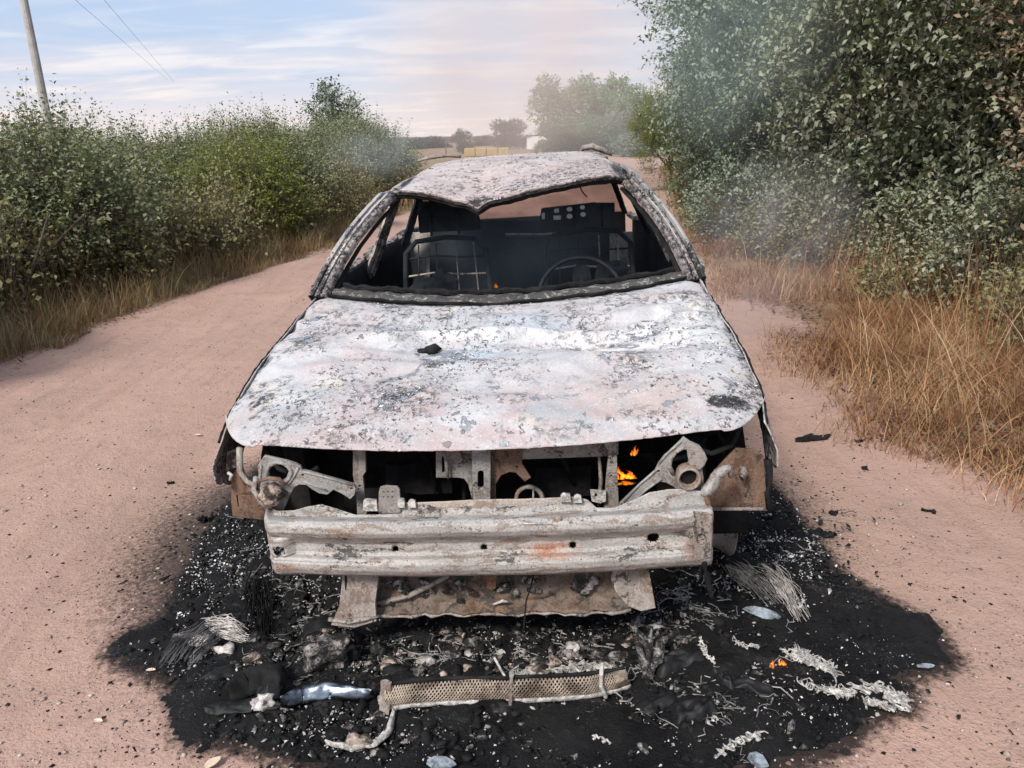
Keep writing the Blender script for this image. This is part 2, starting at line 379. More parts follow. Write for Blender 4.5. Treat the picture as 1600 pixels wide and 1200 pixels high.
M['ash'] = material('grey_white_ash', plain((0.16, 0.14, 0.13), (0.62, 0.58, 0.55), 30, 0.95))
M['ashdark'] = material('charred_ash_lump', plain((0.010, 0.0095, 0.0095), (0.33, 0.30, 0.28), 34, 0.9, lo=0.46, hi=0.66))
M['ashbrown'] = material('brown_burnt_lump', plain((0.03, 0.022, 0.018), (0.46, 0.36, 0.30), 22, 0.9, lo=0.42, hi=0.62))
M['rubber'] = material('burnt_rubber', plain((0.004, 0.004, 0.0045), (0.014, 0.014, 0.015), 14, 0.6, s=.3))
M['gloss'] = material('sooty_chrome', plain((0.02, 0.022, 0.026), (0.22, 0.26, 0.31), 9, 0.34, m=1.0, bd=0.002))
M['shard'] = material('grey_blue_shard', plain((0.06, 0.068, 0.078), (0.30, 0.34, 0.38), 22, 0.45))
M['alu'] = material('melted_aluminium', plain((0.16, 0.15, 0.14), (0.56, 0.53, 0.49), 60, 0.8, bd=0.003))
M['mesh'] = material('burnt_grille_mesh', plain((0.10, 0.075, 0.055), (0.46, 0.38, 0.30), 11, 0.7))
M['wire'] = material('burnt_wire', plain((0.03, 0.03, 0.03), (0.30, 0.29, 0.28), 8, 0.7))
M['wood'] = material('dry_bark', plain((0.05, 0.04, 0.03), (0.13, 0.105, 0.085), 14, 0.95))
M['concrete'] = material('pole_concrete', plain((0.30, 0.285, 0.27), (0.40, 0.385, 0.37), 4, 0.9))
M['dryleaf'] = material('fallen_dry_leaf', plain((0.50, 0.40, 0.30), (0.66, 0.55, 0.42), 40, 0.8))
M['stone'] = material('road_pebbles', plain((0.20, 0.15, 0.125), (0.48, 0.40, 0.35), 5, 0.95))

def leafmat(name, cols, under, tl=0.34):
    if 'green_leaf' in name or 'hedge' in name:
        k_ = (1.04, 1.08, .80) if 'far' not in name else (1, 1, 1)
        cols = [tuple(a * b for a, b in zip(c, k_)) for c in cols]
    def build(g):
        a = g.n('ShaderNodeAttribute', out=2, attribute_name='rnd')
        c = g.ramp(a, [(i / (len(cols) - 1), k) for i, k in enumerate(cols)])
        big = g.noise(g.obj(), 1.7, 2, 0.5)
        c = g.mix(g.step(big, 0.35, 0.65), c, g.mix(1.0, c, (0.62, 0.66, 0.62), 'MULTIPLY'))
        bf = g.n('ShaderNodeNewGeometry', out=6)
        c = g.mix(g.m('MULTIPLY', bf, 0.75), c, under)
        return dict(c=c, r=0.55, s=0.30, tl=tl)
    return material(name, build)
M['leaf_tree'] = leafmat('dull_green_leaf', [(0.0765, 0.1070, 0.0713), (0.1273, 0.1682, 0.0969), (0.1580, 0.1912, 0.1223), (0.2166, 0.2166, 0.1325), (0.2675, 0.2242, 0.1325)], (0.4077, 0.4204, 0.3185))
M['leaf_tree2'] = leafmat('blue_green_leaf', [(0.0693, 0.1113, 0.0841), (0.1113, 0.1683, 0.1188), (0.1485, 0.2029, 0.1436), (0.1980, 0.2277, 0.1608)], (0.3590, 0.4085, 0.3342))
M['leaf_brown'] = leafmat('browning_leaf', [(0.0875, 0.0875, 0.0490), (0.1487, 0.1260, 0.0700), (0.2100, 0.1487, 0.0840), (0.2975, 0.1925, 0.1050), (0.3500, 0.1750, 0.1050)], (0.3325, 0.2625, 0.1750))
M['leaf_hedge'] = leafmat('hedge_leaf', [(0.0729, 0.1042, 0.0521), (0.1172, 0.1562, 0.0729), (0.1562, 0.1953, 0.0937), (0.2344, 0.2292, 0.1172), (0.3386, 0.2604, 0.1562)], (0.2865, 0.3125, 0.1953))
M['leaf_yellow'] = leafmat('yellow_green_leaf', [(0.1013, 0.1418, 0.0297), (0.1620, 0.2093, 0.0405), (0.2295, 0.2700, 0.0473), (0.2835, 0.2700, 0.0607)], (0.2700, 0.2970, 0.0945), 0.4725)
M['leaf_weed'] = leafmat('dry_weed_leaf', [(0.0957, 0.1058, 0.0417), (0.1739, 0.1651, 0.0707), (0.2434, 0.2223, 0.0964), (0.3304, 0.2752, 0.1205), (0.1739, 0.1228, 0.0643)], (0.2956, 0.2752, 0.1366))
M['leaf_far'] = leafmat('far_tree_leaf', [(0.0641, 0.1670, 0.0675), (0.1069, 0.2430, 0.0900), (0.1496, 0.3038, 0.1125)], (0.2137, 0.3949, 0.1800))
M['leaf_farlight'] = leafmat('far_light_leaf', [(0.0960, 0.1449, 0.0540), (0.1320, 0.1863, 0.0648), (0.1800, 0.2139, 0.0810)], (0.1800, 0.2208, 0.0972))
M['leaf_fardark'] = leafmat('far_dark_leaf', [(0.0260, 0.0468, 0.0390), (0.0416, 0.0650, 0.0494), (0.0585, 0.0806, 0.0585)], (0.0780, 0.1040, 0.0780))
def strawmat(name, cols):
    def build(g):
        a = g.n('ShaderNodeAttribute', out=2, attribute_name='rnd')
        c = g.ramp(a, [(i / (len(cols) - 1), k) for i, k in enumerate(cols)])
        big = g.noise(g.obj(), 1.3, 3, 0.6)
        c = g.mix(g.step(big, 0.38, 0.62), c, g.mix(1.0, c, (0.60, 0.50, 0.46), 'MULTIPLY'))
        return dict(c=c, r=0.7, s=0.3, tl=0.2)
    return material(name, build)
M['straw'] = strawmat('dry_straw', [(0.24, 0.10, 0.048), (0.36, 0.175, 0.082), (0.44, 0.24, 0.115), (0.51, 0.33, 0.17), (0.60, 0.46, 0.29), (0.28, 0.145, 0.065), (0.30, 0.25, 0.11)])
M['straw_left'] = strawmat('dry_grass_blade', [(0.20, 0.12, 0.062), (0.32, 0.21, 0.11), (0.42, 0.30, 0.17), (0.25, 0.22, 0.10), (0.15, 0.16, 0.07)])

def road_build(g):
    o = g.obj()
    lane = g.noise(g.scale(o, 2.2, 0.22, 1, rz=R(8)), 1.0, 5, 0.6, 0.35)
    a = g.noise(o, 1.1, 5, 0.6, 0.5); b = g.noise(o, 9, 6, 0.7, 0.3); f = g.noise(o, 95, 4, 0.7)
    c = g.mix(g.step(a, 0.35, 0.66), (0.415, 0.268, 0.215), (0.345, 0.232, 0.180))
    c = g.mix(g.m('MULTIPLY', g.step(lane, 0.42, 0.66), 0.7), c, (0.40, 0.265, 0.215))
    c = g.mix(g.m('MULTIPLY', g.step(b, 0.52, 0.74), 0.45), c, (0.215, 0.135, 0.105))
    c = g.mix(g.m('MULTIPLY', g.step(f, 0.52, 0.72), 0.62), c, (0.15, 0.095, 0.078))
    tr_ = g.noise(g.scale(o, 7, 0.5, 1, rz=R(9)), 1.0, 4, 0.65, 0.25)
    c = g.mix(g.m('MULTIPLY', g.step(tr_, 0.50, 0.74), 0.30), c, (0.20, 0.125, 0.098))
    c = g.mix(g.m('MULTIPLY', g.m('SUBTRACT', 1.0, g.step(f, 0.26, 0.40)), 0.45), c, (0.50, 0.38, 0.32))
    sp = g.m('MULTIPLY', g.m('SUBTRACT', 1.0, g.step(g.voro(o, 55, 'F1'), 0.10, 0.17)), g.step(g.noise(o, 5, 3, 0.6), 0.47, 0.60))
    c = g.mix(sp, c, (0.10, 0.068, 0.058))
    # soot blown out around the wreck
    so_ = g.blob(o, (-.15, 2.8, 0), (2.0, 1.8, 3))
    so_ = g.step(g.m('ADD', g.m('MULTIPLY', so_, 0.75), g.m('MULTIPLY', g.noise(o, 60, 5, 0.75), 0.75)), 0.62, 0.92)
    c = g.mix(g.m('MULTIPLY', so_, 0.85), c, (0.018, 0.016, 0.016))
    at = g.n('ShaderNodeAttribute', out=2, attribute_name='soot')
    e_ = g.step(g.m('ADD', at, g.m('MULTIPLY', g.m('SUBTRACT', g.noise(o, 38, 5, 0.7), 0.5), 1.1)), 0.38, 0.85)
    c = g.mix(g.m('MULTIPLY', e_, 0.93), c, (0.010, 0.009, 0.009))
    return dict(c=c, r=0.95, b=g.m('ADD', g.m('MULTIPLY', b, 0.9), g.m('ADD', g.m('MULTIPLY', f, 0.3), g.m('MULTIPLY', sp, -0.25))), bs=0.9, bd=0.020, s=0.2)
M['road'] = material('pinkish_dirt', road_build)
def ground_build(g):
    o = g.obj(); a = g.noise(o, 0.8, 6, 0.65, 0.5); b = g.noise(o, 14, 5, 0.7)
    c = g.mix(g.step(a, 0.36, 0.64), (0.21, 0.135, 0.085), (0.27, 0.19, 0.11))
    c = g.mix(g.m('MULTIPLY', g.step(b, 0.48, 0.7), 0.6), c, (0.10, 0.075, 0.045))
    return dict(c=c, r=0.95, b=b, bs=0.8, bd=0.03, s=0.2)
M['ground'] = material('dry_soil_and_litter', ground_build)
def scorch_build(g):
    o = g.obj(); a = g.noise(o, 5, 6, 0.65, 0.6); b = g.noise(o, 26, 6, 0.72, 0.5); f = g.noise(o, 130, 3, 0.7)
    c = g.mix(g.step(a, 0.36, 0.66), (0.003, 0.003, 0.0035), (0.012, 0.0115, 0.012))
    c = g.mix(g.m('MULTIPLY', g.step(b, 0.56, 0.78), 0.6), c, (0.035, 0.032, 0.033))
    dr = g.step(g.m('ADD', g.m('MULTIPLY', g.noise(g.scale(o, 1, 1.6, 1), 4.2, 5, 0.65, 1.2), .8), g.m('MULTIPLY', b, .3)), .62, .78)
    c = g.mix(g.m('MULTIPLY', dr, 0.75), c, (0.085, 0.075, 0.070))
    ash = g.m('MULTIPLY', g.step(f, 0.60, 0.70), g.step(g.noise(o, 3.2, 4, 0.6, 0.6), 0.50, 0.64))
    c = g.mix(g.m('MULTIPLY', ash, 0.7), c, (0.34, 0.32, 0.31))
    return dict(c=c, r=g.n('ShaderNodeMapRange', {0: a, 1: 0.3, 2: 0.7, 3: 0.55, 4: 0.95}), b=g.m('ADD', b, g.m('MULTIPLY', f, 0.4)), bs=1.0, bd=0.02, s=0.22)
M['scorch'] = material('tarry_scorched_ground', scorch_build)
def flame_build(name, k):
    m = bpy.data.materials.new(name); m.use_nodes = True; t = m.node_tree; t.nodes.clear(); g = NT(t)
    z = g.n('ShaderNodeSeparateXYZ', {0: g.n('ShaderNodeTexCoord', out=0)}, out=2)
    n_ = g.noise(g.scale(g.obj(), 1, 1, .45), 110, 3, .6)
    c = g.ramp(g.m('ADD', z, g.m('MULTIPLY', g.m('SUBTRACT', n_, .5), .8)), [(0.05, (1.0, 0.30, 0.02)), (0.5, (1.0, 0.20, 0.01)), (1.0, (0.9, 0.06, 0.005))])
    e = g.n('ShaderNodeVolumePrincipled', {'Density': 2.0, 'Color': (.1, .1, .1, 1), 'Emission Color': c, 'Emission Strength': g.m('MULTIPLY', g.step(n_, .30, .62), k)})
    g.n('ShaderNodeOutputMaterial', {'Volume': e}, out=None)
    return m
M['flame'] = flame_build('flame', 260)
M['ember'] = flame_build('ember_red', 90)

# ------------------------------------------------------------------ ground and road
def xl(y): return float(np.interp(y, [-10, 1.5, 5.1, 6.2, 7.5, 10, 11.2, 15, 20, 30, 45, 70, 120], [-3.4, -3.5, -3.5, -3.5, -3.3, -2.75, -2.6, -2.2, -1.4, 0.4, 4.2, 13, 36]))
def xr(y): return float(np.interp(y, [-10, 1.5, 2.85, 4.0, 5.7, 8.7, 9.7, 15.4, 20.5, 30.5, 45, 70, 120], [2.0, 2.02, 2.06, 2.1, 2.3, 2.32, 2.35, 3.1, 4.0, 5.8, 9.6, 18.5, 41.5]))
def road_z(x, y):
    c = (xl(y) + xr(y)) / 2; d = x - c
    rut = -0.022 * (math.exp(-((d - 0.95) / 0.28) ** 2) + math.exp(-((d + 0.85) / 0.30) ** 2) + 0.8 * math.exp(-((d + 1.9) / 0.3) ** 2))
    return rut + 0.014 * fbm((x * 1.6, y * 0.5, 0), 1.0, 4) + 0.006 * fbm((x, y, 4), 5.0, 3)
ys = np.concatenate([np.arange(-4, 1, 0.25), np.arange(1, 9, 0.045), np.arange(9, 20, 0.2), np.arange(20, 121, 1.2)])
NX = 120
V = []
for y in ys:
    a = xl(y) - 0.35; b = xr(y) + 0.35
    for i in range(NX):
        t = i / (NX - 1); x = a + (b - a) * t
        e = min(t, 1 - t) * (b - a)
        V.append((x, y, road_z(x, y) - 0.05 * max(0, 1 - e / 0.4) ** 1.5))
F = [(j * NX + i, j * NX + i + 1, (j + 1) * NX + i + 1, (j + 1) * NX + i) for j in range(len(ys) - 1) for i in range(NX - 1)]
road = link('dirt_road', np_mesh('dirt_road', V, F, smooth=True), M['road']); tag(road, kind='structure')

gx = np.concatenate([[-1500, -400, -120, -50, -25], np.arange(-14, 14.01, 0.35), [25, 50, 120, 400, 1500]])
gy = np.concatenate([[-30, -12], np.arange(-5, 32, 0.4), [36, 42, 50, 60, 75, 95, 130, 250, 600, 1800]])
V = []
for y in gy:
    for x in gx:
        yy = min(max(y, -10), 120)
        inn = min(x - xl(yy), xr(yy) - x) if y < 120 else -1
        k = min(1, max(0, (inn + 0.5) / 0.6))
        V.append((x, y, -0.045 * k + (1 - k) * (0.01 + 0.05 * fbm((x, y, 1), 0.6, 3)) if abs(x) < 20 and -6 < y < 60 else -0.05))
n_ = len(gx)
F = [(j * n_ + i, j * n_ + i + 1, (j + 1) * n_ + i + 1, (j + 1) * n_ + i) for j in range(len(gy) - 1) for i in range(n_ - 1)]
tag(link('ground', np_mesh('ground', V, F, smooth=True), M['ground']), kind='structure')

# the sheet of tar and soot under and before the wreck, outline read off the photograph
outline = [(175, 1015), (198, 992), (255, 972), (285, 925), (312, 870), (330, 835), (352, 800), (420, 770), (900, 740), (1180, 765), (1232, 800), (1268, 845), (1292, 882), (1345, 915),
           (1392, 945), (1450, 978), (1490, 1036), (1440, 1050), (1392, 1058), (1420, 1082), (1412, 1106), (1352, 1118), (1335, 1148), (1290, 1170), (1262, 1184), (1190, 1192), (1150, 1208), (1130, 1240),
           (560, 1250), (540, 1205), (470, 1192), (392, 1164), (292, 1150), (290, 1112), (268, 1062), (205, 1038)]
OW = [G(*p) for p in outline]
OW2 = [Vector((p.x, p.y)) for p in OW]
OW2 = [p if p.y < 3.0 else Vector((p.x, p.y + 2.2)) for p in OW2]
def dist_in(p):
    """signed distance to the outline, positive inside"""
    ins = False; d = 1e9; n = len(OW2)
    for i in range(n):
        a, b = OW2[i], OW2[(i + 1) % n]
        ab = b - a; t = max(0, min(1, (p - a).dot(ab) / ab.length_squared)); d = min(d, (p - a - ab * t).length)
        if (a.y > p.y) != (b.y > p.y) and p.x < (b.x - a.x) * (p.y - a.y) / (b.y - a.y) + a.x: ins = not ins
    return d if ins else -d
rv = np.empty(len(road.data.vertices) * 3, np.float32); road.data.vertices.foreach_get('co', rv); rv = rv.reshape(-1, 3)
so_a = np.zeros(len(rv), np.float32)
for i in np.nonzero((np.abs(rv[:, 0]) < 2.2) & (rv[:, 1] > .9) & (rv[:, 1] < 6.5))[0]:
    d = dist_in(Vector((rv[i, 0], rv[i, 1]))); so_a[i] = min(1, max(0, 1 + (d - .01) / .13))
road.data.attributes.new('soot', 'FLOAT', 'POINT').data.foreach_set('value', so_a)
step_ = 0.022
xs = np.arange(-1.45, 1.4, step_); yv = np.arange(1.30, 5.4, step_)
idx = {}; V = []; F = []
H = {}
for j, y in enumerate(yv):
    for i, x in enumerate(xs):
        d = dist_in(Vector((x, y)))
        d += 0.045 * fbm((x, y, 9), 6, 4) + 0.022 * fbm((x, y, 2), 24, 3)
        H[(i, j)] = d
def vid(i, j):
    k = (i, j)
    if k not in idx:
        d = H[k]; x, y = xs[i], yv[j]
        e = min(1, max(0, d / 0.07)) ** 0.6
        z = road_z(x, y) + 0.005 + e * (0.012 + 0.030 * max(0, fbm((x, y, 0), 4.5, 4)) + 0.020 * fbm((x, y, 5), 14, 4)) 
        if d <= 0: z = road_z(x, y) - 0.004
        idx[k] = len(V); V.append((x, y, z))
    return idx[k]
for j in range(len(yv) - 1):
    for i in range(len(xs) - 1):
        if max(H[(i, j)], H[(i + 1, j)], H[(i, j + 1)], H[(i + 1, j + 1)]) > 0:
            F.append((vid(i, j), vid(i + 1, j), vid(i + 1, j + 1), vid(i, j + 1)))
tag(link('scorched_ground', np_mesh('scorched_ground', V, F, smooth=True), M['scorch']), kind='structure')

# pebbles and clods
def stones(n, posf, smin, smax, name, mat):
    base = np.array([(1, 0, 0), (-1, 0, 0), (0, 1, 0), (0, -1, 0), (0, 0, 1), (0, 0, -1)], float)
    tri = np.array([(0, 2, 4), (2, 1, 4), (1, 3, 4), (3, 0, 4), (2, 0, 5), (1, 2, 5), (3, 1, 5), (0, 3, 5)])
    V = np.zeros((n, 6, 3)); 
    for i in range(n):
        x, y, z = posf()
        s = smin * (smax / smin) ** (rng.random() ** 2.2)
        b = base * (rng.uniform(0.6, 1.2, (6, 1))) * np.array([s, s * rng.uniform(.6, 1), s * rng.uniform(.35, .7)])
        a = rng.uniform(0, 6.28); ca, sa = math.cos(a), math.sin(a)
        V[i] = np.stack([b[:, 0] * ca - b[:, 1] * sa + x, b[:, 0] * sa + b[:, 1] * ca + y, b[:, 2] + z + s * 0.2], 1)
    F = (tri[None] + (np.arange(n) * 6)[:, None, None]).reshape(-1, 3)
    return tag(link(name, np_mesh(name, V.reshape(-1, 3), F), mat), kind='stuff')
def on_road():
    y = 1.4 + 12 * rng.random() ** 1.8; x = rng.uniform(xl(y) - .2, xr(y) + .2); return x, y, road_z(x, y)
stones(9000, on_road, 0.0022, 0.014, 'gravel', M['stone'])
M['grit'] = material('dark_road_grit', plain((0.07, 0.048, 0.04), (0.20, 0.135, 0.11), 5, 0.95))
stones(8000, on_road, 0.0018, 0.010, 'dark_grit', M['grit'])
def soot_spots():
    while True:
        a = rng.uniform(0, 6.28); r = 0.9 + abs(rng.normal(0, 0.42)); x = -0.02 + math.cos(a) * r * 1.05; y = 2.55 + math.sin(a) * r * 1.25
        if y > 1.35: return x, y, road_z(x, y)
stones(3600, soot_spots, 0.0025, 0.011, 'soot_crumbs', M['char'])

# ------------------------------------------------------------------ grass and weeds
def blades(n, posf, lmin, lmax, lean, width, seg=3):
    V = []; rnd = []
    pos = np.array([posf() for _ in range(n)])
    L = lmin + (lmax - lmin) * rng.random(n) ** 1.6
    az = rng.uniform(0, 2 * np.pi, n); ln = np.clip(np.abs(rng.normal(lean, 0.35, n)), 0.05, 1.55)
    d = np.stack([np.cos(az), np.sin(az), np.zeros(n)], 1); side = np.stack([-np.sin(az), np.cos(az), np.zeros(n)], 1)
    out = np.zeros((n, (seg + 1) * 2, 3)); p = pos.copy(); a = ln * 0.35; W = width * rng.uniform(.6, 1.3, n)
    wob = rng.normal(0, 0.25, n)
    for k in range(seg + 1):
        wd = (W * (1 - 0.85 * k / seg))[:, None] * side
        out[:, k * 2] = p - wd; out[:, k * 2 + 1] = p + wd
        ang = np.minimum(ln * (0.35 + 0.9 * k / seg), 1.75)
        st = d * np.sin(ang)[:, None] + side * (wob * np.sin(ang))[:, None]; st[:, 2] = np.cos(ang)
        p = p + st * (L / seg)[:, None]
        p[:, 2] = np.maximum(p[:, 2], pos[:, 2] + 0.01)
    q = np.array([(2 * k, 2 * k + 1, 2 * k + 3, 2 * k + 2) for k in range(seg)])
    F = (q[None] + (np.arange(n) * (seg + 1) * 2)[:, None, None]).reshape(-1, 4)
    return out.reshape(-1, 3), F, np.repeat(rng.random(n), seg)
def grass(name, mat, *sets):
    Vs, Fs, Rs, b = [], [], [], 0
    for s in sets:
        v, f, r = blades(*s); Vs.append(v); Fs.append(f + b); Rs.append(r); b += len(v)
    return tag(link(name, np_mesh(name, np.concatenate(Vs), np.concatenate(Fs), np.concatenate(Rs)), mat), kind='stuff')
def patchy(x, y, s, t): return fbm((x, y, 3), s, 3) > t
def right_verge(edge, out, y0, y1, p=1.5, s=0.9, t=-0.25):
    def f():
        while True:
            y = y0 + (y1 - y0) * rng.random() ** p
            x = xr(y) + rng.uniform(edge, out) + 0.22 * fbm((0, y, 0), 0.9, 3) + 0.10 * rng.normal() + max(0, 3.6 - y) * .45
            if patchy(x, y, s, t): return x, y, 0.0
    return f
def left_verge(edge, out, y0, y1, p=1.4, s=0.9, t=-0.3):
    def f():
        while True:
            y = y0 + (y1 - y0) * rng.random() ** p
            x = xl(y) - rng.uniform(edge, out) + 0.2 * fbm((0, y, 7), 0.9, 3)
            if patchy(x, y, s, t): return x, y, 0.0
    return f
grass('dry_grass', M['straw'],
      (26000, right_verge(0.15, 2.3, 2.6, 13), 0.10, 0.34, 1.3, 0.0024),
      (30000, right_verge(0.12, 1.7, 2.6, 11, t=-.1), 0.12, 0.38, 1.55, 0.0024),
      (3600, right_verge(0.9, 2.6, 4.2, 13), 0.40, 0.9, 0.7, 0.0028, 4),
      (22000, right_verge(-0.30, 1.0, 2.7, 13, t=-.22), 0.05, 0.22, 1.4, 0.0024),
      (900, right_verge(-0.05, 1.6, 2.0, 9, t=-.5), 0.5, 1.0, 1.5, 0.0030, 5),
      (5000, right_verge(0.1, 2.5, 13, 45, 1.2), 0.2, 0.7, 0.8, 0.006))
grass('verge_grass', M['straw_left'],
      (30000, left_verge(0.1, 1.9, 4.0, 16, t=-.5), 0.14, 0.44, 0.9, 0.0026),
      (12000, left_verge(0.6, 1.9, 4.0, 20, t=-.5), 0.4, 1.0, 0.45, 0.0030, 4),
      (9000, left_verge(-0.05, 0.7, 3.0, 15, t=0.0), 0.05, 0.16, 1.2, 0.0024),
      (4000, left_verge(0.1, 1.8, 16, 45, 1.2), 0.2, 0.7, 0.7, 0.007))

def litter(name, mat, n, posf, smin, smax):
    pos = np.array([posf() for _ in range(n)]); pos[:, 2] = rng.uniform(.005, .05, n)
    a = rng.uniform(0, 6.28, n); s_ = smin + (smax - smin) * rng.random(n)
    d = np.stack([np.cos(a), np.sin(a), rng.normal(0, .35, n)], 1) * s_[:, None]; e = np.stack([-np.sin(a), np.cos(a), rng.normal(0, .35, n)], 1) * (s_ * rng.uniform(.25, .5, n))[:, None]
    V = np.stack([pos - d, pos + e, pos + d, pos - e], 1).reshape(-1, 3)
    F = np.array([[0, 1, 2], [0, 2, 3]])[None] + (np.arange(n) * 4)[:, None, None]
    return tag(link(name, np_mesh(name, V, F.reshape(-1, 3), np.repeat(rng.random(n), 2)), mat), kind='stuff')
M['litter'] = strawmat('dead_leaf_litter', [(0.12, 0.05, 0.03), (0.20, 0.09, 0.05), (0.28, 0.14, 0.08), (0.10, 0.055, 0.035), (0.36, 0.22, 0.13)])
litter('leaf_litter', M['litter'], 26000, right_verge(-.15, 2.2, 2.7, 12, t=-.6), .008, .026)
litter('leaf_litter', M['litter'], 12000, left_verge(-.05, 1.9, 4, 14, t=-.6), .008, .026)

# ------------------------------------------------------------------ shrubs and trees
def leaves_from(p0, d0, L, per, leaf, spread=0.9, droop=0.0):
    """leaves along straight twigs: p0 (n,3) starts, d0 (n,3) unit directions, L (n,) lengths"""
    n = len(p0)
    t = (np.arange(per)[None] + rng.random((n, per))) / per
    p = p0[:, None] + d0[:, None] * (L[:, None] * t)[..., None]
    p = p + rng.normal(0, 0.02, p.shape)
    r = rng.normal(0, 1, p.shape)
    dd = d0[:, None] * 0.55 + r / np.linalg.norm(r, axis=-1, keepdims=True) * spread; dd[..., 2] -= droop
    dd /= np.linalg.norm(dd, axis=-1, keepdims=True)
    nn = rng.normal(0, 0.55, p.shape); nn[..., 2] += 0.9
    sd_ = np.cross(dd, nn); sd_ /= np.linalg.norm(sd_, axis=-1, keepdims=True) + 1e-9
    nn = np.cross(sd_, dd)
    ll = leaf * rng.uniform(0.45, 1.4, p.shape[:2])[..., None]
    b = p; m = p + dd * ll * 0.5; tip = p + dd * ll - nn * ll * 0.12
    V = np.stack([b, m + sd_ * ll * 0.30 + nn * ll * 0.10, tip, m - sd_ * ll * 0.30 + nn * ll * 0.10], 2).reshape(-1, 3)
    k = n * per; i = np.arange(k)[:, None] * 4
    F = np.concatenate([i + np.array([[0, 2, 1]]), i + np.array([[0, 3, 2]])], 1).reshape(-1, 3)
    # one shade per twig with a little play per leaf
    tw = rng.random(n)
    rr = np.clip(np.repeat(tw, per) * 0.75 + rng.normal(0.12, 0.14, k), 0, 1)
    return V, F, np.repeat(rr, 2)
def crown(name, seed, lobes, n_twigs, per, leaf, twig=0.42, shoots=0, shoot_len=0.5, upb=0.35, trunk=None, stems=5, base_h=0.0, surf=0.55):
    """lobes: list of (centre, radii). returns a leaf mesh and a wood mesh"""
    global rng
    keep = rng; rng = np.random.default_rng(seed)
    vol = np.array([a[1][0] * a[1][1] * a[1][2] for a in lobes]) ** 0.75; vol /= vol.sum()
    which = rng.choice(len(lobes), n_twigs, p=vol)
    cen = np.array([a[0] for a in lobes])[which]; rad = np.array([a[1] for a in lobes])[which]
    u = rng.normal(0, 1, (n_twigs, 3)); u /= np.linalg.norm(u, axis=1, keepdims=True)
    rr = rng.random(n_twigs) ** (1 / 3.0) * (1 - surf) + surf * (0.82 + 0.18 * rng.random(n_twigs))
    # clumping: pull the surface in and out
    ph = rng.uniform(0, 6.28, 6)
    clump = 1 + 0.13 * np.sin(u[:, 0] * 5 + ph[0]) * np.sin(u[:, 1] * 5 + ph[1]) + 0.10 * np.sin(u[:, 2] * 8 + ph[2] + u[:, 0] * 6)
    p0 = cen + u * rad * (rr * clump)[:, None]
    d0 = u * 0.7 + rng.normal(0, 0.45, (n_twigs, 3)); d0[:, 2] += upb
    d0 /= np.linalg.norm(d0, axis=1, keepdims=True)
    ok = p0[:, 2] > 0.05; p0, d0 = p0[ok], d0[ok]
    L = twig * rng.uniform(0.5, 1.3, len(p0))
    parts = [leaves_from(p0, d0, L, per, leaf)]
    tips = [(p0, d0, L)]
    if shoots:
        k = rng.choice(len(lobes), shoots, p=vol); cen = np.array([a[0] for a in lobes])[k]; rad = np.array([a[1] for a in lobes])[k]
        a = rng.uniform(0, 6.28, shoots); r_ = np.sqrt(rng.random(shoots)) * 0.9
        x, y = np.cos(a) * r_, np.sin(a) * r_
        ps = cen + np.stack([x, y, np.sqrt(np.maximum(0, 1 - r_ ** 2)) * 0.85], 1) * rad
        ds = np.stack([x * 0.35, y * 0.35, np.ones(shoots)], 1) + rng.normal(0, 0.14, (shoots, 3)); ds /= np.linalg.norm(ds, axis=1, keepdims=True)
        Ls = shoot_len * rng.uniform(0.4, 1.2, shoots)
        parts.append(leaves_from(ps, ds, Ls, int(per * 1.2), leaf * 0.85, 0.7)); tips.append((ps, ds, Ls))
    Vs, Fs, Rs, b = [], [], [], 0
    for v, f, r in parts: Vs.append(v); Fs.append(f + b); Rs.append(r); b += len(v)
    lm = np_mesh(name + '_crown', np.concatenate(Vs), np.concatenate(Fs), np.concatenate(Rs))
    # wood: twigs as thin three sided sticks, plus tapered limbs
    tv, tf, b = [], [], 0
    for p, d, L in tips:
        s = np.cross(d, np.array([0.3, 0.2, 1.0])); s /= np.linalg.norm(s, axis=1, keepdims=True); s2 = np.cross(d, s)
        n = len(p); w_ = 0.0035
        A = p - d * 0.18; B = p + d * L[:, None]
        vv = np.stack([A + s * w_, A - s * w_ * .5 + s2 * w_ * .8, A - s * w_ * .5 - s2 * w_ * .8, B], 1).reshape(-1, 3)
        i = np.arange(n)[:, None] * 4 + b
        ff = np.concatenate([i + np.array([[0, 1, 3]]), i + np.array([[1, 2, 3]]), i + np.array([[2, 0, 3]])], 1).reshape(-1, 3)
        tv.append(vv); tf.append(ff); b += len(vv)
    mb = MB()
    for k in range(stems):
        tgt = Vector(lobes[rng.integers(len(lobes))][0]) + Vector(rng.normal(0, 0.35, 3))
        st = Vector((rng.normal(0, 0.08), rng.normal(0, 0.08), -0.05)) if trunk is None else Vector((0, 0, base_h))
        r0 = (trunk or 0.035) * (0.6 if trunk else rng.uniform(.5, 1))
        mid = st.lerp(tgt, 0.5) + Vector(rng.normal(0, 0.12, 3))
        pts = [st, st.lerp(mid, .5) + Vector(rng.normal(0, .03, 3)), mid, mid.lerp(tgt, .5) + Vector(rng.normal(0, .05, 3)), tgt]
        mb.tube(pts, [r0, r0 * .8, r0 * .6, r0 * .4, r0 * .15], 6)
    if trunk: mb.tube([(0, 0, -0.1), (0.02, 0.01, base_h * .5), (0, 0, base_h + 0.1)], [trunk * 1.25, trunk, trunk * .9], 8)
    fw = np.array([(f[0], f[1], f[2]) for f in mb.f for f in ([f] if len(f) == 3 else [(f[0], f[k], f[k + 1]) for k in range(1, len(f) - 1)])])
    wm = np_mesh(name + '_wood', np.concatenate([np.concatenate(tv), np.array(mb.v)]), np.concatenate([np.concatenate(tf), fw + b]))
    rng = keep
    return lm, wm
